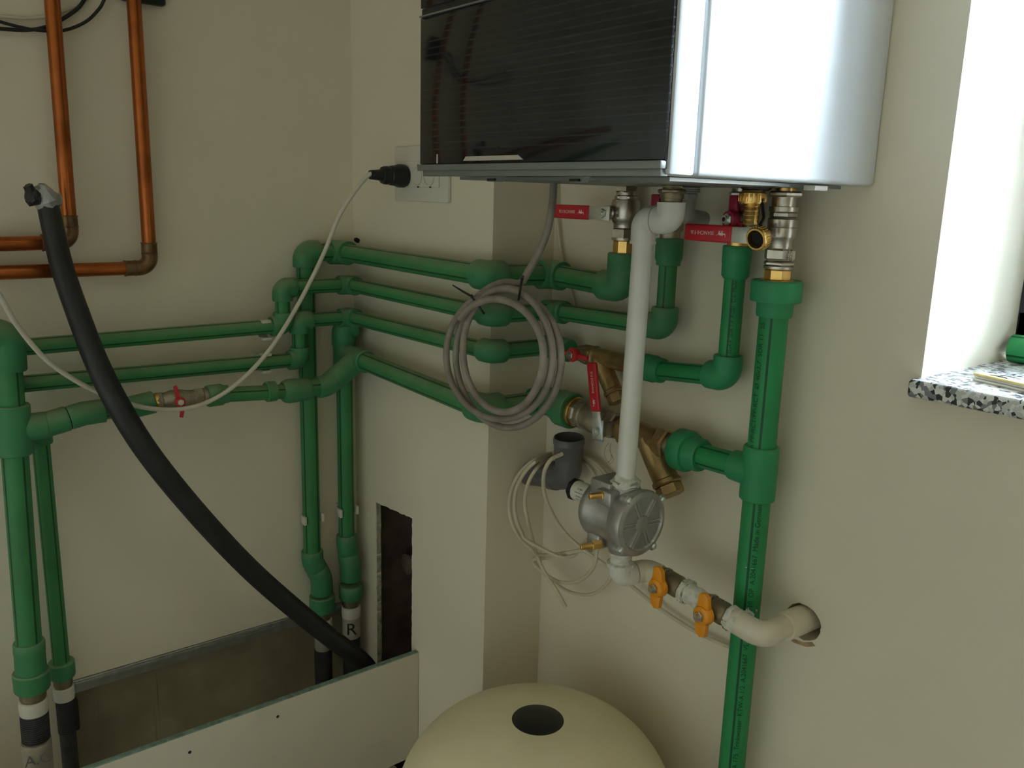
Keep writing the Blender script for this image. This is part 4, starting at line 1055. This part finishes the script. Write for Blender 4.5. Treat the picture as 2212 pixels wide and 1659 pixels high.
so = MB().lathe(E_, ud, [(.036, .0245), (L-.034, .0248), (L-.030, .0268), (L-.014, .0270), (L-.012, .0285), (L-.004, .0285), (L-.002, .0275), (L, .0270), (L, .0250), (L-.05, .0240), (L-.05, .0)], 40).build('socket', 'grey_pvc', d)
MB().lathe(E_, ud, [(L-.055, .0236), (L-.049, .0236)], 32).build('bore', 'black_bore', so)

# ================================================================== CABLE COILS
def coil_pts(cen, ax, ay, nrm_, loops, seed):
    rn = random.Random(seed); out = []
    for k, (dx, dy, rx, ry, dn, ph) in enumerate(loops):
        for j in range(16):
            a = ph+2*PI*j/16; out.append(cen+ax*(dx+rx*math.cos(a))+ay*(dy+ry*math.sin(a))+nrm_*(dn))
    return out
gc = thing('grey_cable_coil', (.69, -.1, 1.35), 'tied coil of dusty grey cable hanging from the boiler in front of the green pipes', 'cable coil')
oC = .085
def gpt(px, py, o=oC): return Mw(px, py, o)
def ell(cx, cy, rx, ry, a0, a1, n, o0, o1, tilt=0):
    out = []
    for k in range(n+1):
        a = math.radians(a0+(a1-a0)*k/n); ex, ey = rx*math.cos(a), -ry*math.sin(a)
        t = math.radians(tilt); out.append(gpt(cx+ex*math.cos(t)-ey*math.sin(t), cy+ex*math.sin(t)+ey*math.cos(t), o0+(o1-o0)*k/n))
    return out
top_ = onp(1196, 400, 1, -.06)
strand = [V((top_.x, top_.y, BZ-.003)), gpt(1193, 440, .07), gpt(1182, 500, .073), gpt(1162, 550, .077), gpt(1140, 588, .082)]
turns = [(1103.5, 767, 119, 158, .088), (1085, 767, 121, 139, .102), (1093, 757, 93, 134, .116), (1069, 762, 98, 116, .130), (1069, 762, 98, 116, .134)]
for j in range(0, 24*3+5):
    t_ = j/24; k = int(t_); f = t_-k; f = max(0, (f-.45)/.55); f = f*f*(3-2*f)
    A, B_ = turns[k], turns[k+1]; cx, cy, rx, ry, o_ = [A[i]+(B_[i]-A[i])*f for i in range(5)]
    a = math.radians(80)+2*PI*t_
    strand.append(gpt(cx+rx*math.cos(a), cy-ry*math.sin(a), o_))
MB().sweep(spline(strand, 3), .0058, 14).build('cable', 'grey_cable', gc)
e_ = strand[-1]; e2_ = strand[-2]; dd = (e_-e2_).normalized()
MB().lathe(e_, dd, [(.0002, .0040), (.0012, .0040)], 14).build('cut_end', 'copper_dull', gc)
def tie(c0, c1, tail, label):
    t = thing('cable_tie', c0, label, 'cable tie')
    a, b_ = V(c0), V(c1); m = (a+b_)/2; nn_ = (C-m).normalized(); L = (b_-a).length/2+.003; ux = (b_-a).normalized()
    loop = [m+ux*(L*math.cos(q_))+nn_*(.024*math.sin(q_)) for q_ in [2*PI*k/24 for k in range(24)]]
    MB().sweep(loop, .0019, 8, closed=True).build('strap', 'black_pl', t)
    MB().box(a-ux*.003+nn_*.010, (.0036, .0030, .0030), (ux, nn_.cross(ux), nn_), bev=.0006).build('lock_head', 'black_pl', t)
    if tail is not None:
        MB().sweep([a-ux*.003+nn_*.010, a.lerp(V(tail), .5)+nn_*.008, V(tail)], [.0021, .0019, .0010], 8).build('tail', 'black_pl', t)
tie(gpt(1021, 643, .115), gpt(1043, 674, .115), gpt(978, 616, .13), 'black cable tie with a long tail on the upper left of the grey coil')
tie(gpt(1127, 604, .115), gpt(1121, 643, .115), None, 'black cable tie around the top of the grey coil')
tw = Rw(1199, 400, .012)
pts = [Rw(1199, 380, .012), tw, Rw(1203, 470, .010), Rw(1214, 560, .010), Rw(1226, 610, .010), Rw(1238, 650, .010), Rw(1243, 690, .010)]
tag(MB().sweep(spline(pts, 6), .0032, 10).build('thin_cable', 'cream_cable', loc=pts[-1]), 'thin pale cable running down the wall behind the upper green pipes', 'cable')

cc = thing('cream_cable_coil', (.62, .05, 1.05), 'loose coil of cream cable hanging over the grey drain pipe', 'cable coil')
def cpt(px, py, o): return Rw(px, py, o)
cl_ = []
def arc(cx, cy, rx, ry, a0, a1, n, o0, o1, tilt=0):
    out = []
    for k in range(n+1):
        a = math.radians(a0+(a1-a0)*k/n); ex, ey = rx*math.cos(a), -ry*math.sin(a); t = math.radians(tilt)
        # the loops lean: their left side comes forward of the pipe, their right side lies near the wall
        qx = cx+ex*math.cos(t)-ey*math.sin(t); f = min(1, max(0, (qx-1150)/55)); f = f*f*(3-2*f)
        out.append(cpt(qx, cy+ex*math.sin(t)+ey*math.cos(t), o0+(.019-o0)*f))
    return out
st_ = []
st_ += [cpt(1222, 1312, .06), cpt(1205, 1280, .065), cpt(1168, 1220, .075), cpt(1146, 1150, .085)]
st_ += arc(1222, 1085, 88, 104, 200, 95, 8, .100, .075)
st_ += arc(1222, 1085, 78, 100, 75, -50, 9, .100, .055)
st_ += [cpt(1225, 1205, .06)]
st_ += arc(1215, 1090, 104, 112, 225, 100, 10, .105, .070)
st_ += arc(1215, 1090, 106, 112, 75, -60, 10, .105, .050)
st_ += arc(1210, 1092, 110, 114, 250, 100, 11, .100, .066)
st_ += arc(1210, 1092, 122, 118, 75, -55, 9, .100, .046)
st_ += [cpt(1250, 1190, .05)]
st_ += [cpt(1180, 1205, .06), cpt(1150, 1210, .07), cpt(1165, 1230, .06), cpt(1205, 1256, .05), cpt(1250, 1255, .045), cpt(1282, 1225, .04), cpt(1290, 1180, .035)]
MB().sweep(spline(st_, 4), .0036, 10).build('cable', 'cream_cable', cc)
s2_ = [cpt(1215, 980, .088), cpt(1188, 995, .112), cpt(1174, 1030, .115), cpt(1180, 1080, .10), cpt(1208, 1135, .075), cpt(1245, 1175, .050), cpt(1300, 1215, .030), cpt(1360, 1262, .022), cpt(1430, 1318, .018), cpt(1510, 1368, .015), cpt(1590, 1402, .012), cpt(1625, 1410, .011)]
MB().sweep(spline(s2_, 6), .0036, 10).build('loose_strand', 'cream_cable', cc)
s3_ = [cpt(1150, 1205, .055), cpt(1175, 1240, .045), cpt(1225, 1276, .035), cpt(1275, 1284, .030), cpt(1310, 1262, .025), cpt(1325, 1230, .02)]
MB().sweep(spline(s3_, 6), .0030, 10).build('loose_strand', 'cream_cable', cc)

# ================================================================== TANK
tcp = onp(1162, 1551, 2, .788); tx, ty = tcp.x, tcp.y
t = thing('expansion_tank', (tx, ty, 0), 'round cream expansion tank with a black cap on its domed top', 'tank')
RT, zs_, hT = .227, .640, .146
prof = [(.06, .06), (.07, .14), (.10, .19), (.16, .218), (.22, RT), (zs_-.03, RT)]
for k in range(19):
    a = PI/2*k/18; prof.append((zs_+hT*math.sin(a)**1.15, max(.0, RT*math.cos(a)**.72)))
MB().lathe((tx, ty, 0), Z, prof, 72).build('body', 'tank', t)
zc_ = zs_+hT
MB().lathe((tx, ty, 0), Z, [(zc_-.012, .0455), (zc_-.0055, .0470), (zc_-.0030, .0470), (zc_-.0002, .040), (zc_+.0018, .020), (zc_+.0024, 0)], 56).build('cap', 'black_pl', t)
MB().lathe((tx, ty, 0), Z, [(0, .135), (.004, .140), (.085, .140), (.085, .130)], 48).build('base_ring', 'tank', t)

# ================================================================== THINGS ON THE SILL
zsill = 1.390
pS = V((wx0+.012, .372, zsill+.0200))
pc_ = MB().sweep([pS, pS+X*.42], .0195, 32, caps=False).sweep([pS+X*.42, pS], .0150, 28, caps=False)
pc_.lathe(pS, X, [(0, .0150), (0, .0195)], 32, caps=False); pc_.lathe(pS+X*.42, X, [(0, .0150), (0, .0195)], 32, caps=False)
tag(pc_.build('pipe_offcut', 'gpipe_clean', loc=pS-Z*.02), 'loose green pipe offcut lying at the back of the window sill', 'pipe')
a = onp(2122, 806, 2, zsill+.010); b_ = onp(2212, 826, 2, zsill+.010)
rdir = (b_-a); rdir.z = 0; rdir.normalize(); rn_ = Z.cross(rdir)
ru = thing('folding_rule', (a.x, a.y, zsill), 'yellow folding rule lying on the terrazzo window sill', 'folding rule')
for k in range(3):
    bx_ = MB().box(a+rdir*.10+Z*(-.0082+.0034*k)+rn_*.002*(k % 2), (.106, .0085, .0015), (rdir, rn_, Z), bev=.0008)
    ob = bx_.build('slat', 'rule' if k == 2 else 'white_pl', ru)
mk = MB()
for k in range(36): mk.box(a+rdir*(.040+.0045*k)+Z*.00015+rn_*(-.0015 if k % 5 else .0), (.0008, .0050 if k % 5 else .0068, .0001), ((rdir+rn_*.5).normalized(), (rn_-rdir*.5).normalized(), Z))
mk.build('scale_marks', 'rule_dk', ob)
MB().prism([[(.012, -.002), (.016, .003), (.024, .0045), (.032, .002), (.036, -.002), (.030, -.0005), (.024, -.0015), (.018, -.0005)]], a+Z*.0001, (rdir, rn_, Z), .0006).build('hinge', 'black_pl', ob)

# chipped hole in the plaster above the corner elbow
ch = MB(); out = []
for k in range(16):
    q_ = 2*PI*k/16; out.append((math.cos(q_)*.0155*random.uniform(.7, 1.1), math.sin(q_)*.0060*random.uniform(.7, 1.15)))
ch.prism([out], (hp.x, -.0004, hp.z), (X, Z, -Y), .0003).build('chipped_hole', 'black_bore', wc)

# ================================================================== DAYLIGHT
wd = bpy.data.worlds.new('daylight'); S.world = wd; wd.use_nodes = True
nt = wd.node_tree; bg = nt.nodes['Background']
tc = nt.nodes.new('ShaderNodeTexCoord'); sx = nt.nodes.new('ShaderNodeSeparateXYZ'); nt.links.new(tc.outputs['Generated'], sx.inputs[0])
nt.links.new(ramp(nt, math_n(nt, 'MULTIPLY_ADD', sx.outputs[2], .5, .5), [(.48, (.10, .095, .08, 1)), (.66, (.75, .92, 1.13, 1))]), bg.inputs[0])   # dull ground, bright hazy sky
bg.inputs[1].default_value = 14.0
def portal(name, loc, rot, sx, sy):
    l = bpy.data.lights.new(name, 'AREA'); l.shape = 'RECTANGLE'; l.size = sx; l.size_y = sy
    l.cycles.is_portal = True
    o = bpy.data.objects.new(name, l); COL.objects.link(o); o.location = loc; o.rotation_euler = rot; return o
portal('window_portal', ((wx0+wx1)/2, .475, (1.39+wz1)/2), (-PI/2, 0, 0), wx1-wx0, wz1-1.39)
S.view_settings.view_transform = 'Standard'; S.view_settings.look = 'None'; S.view_settings.gamma = 1
S.view_settings.use_curve_mapping = False
S.view_settings.exposure = 3.08
S.cycles.max_bounces = 10; S.cycles.diffuse_bounces = 7; S.cycles.glossy_bounces = 4; S.cycles.sample_clamp_indirect = 6
S.cycles.use_denoising = True; S.cycles.use_adaptive_sampling = True; S.cycles.adaptive_threshold = .02
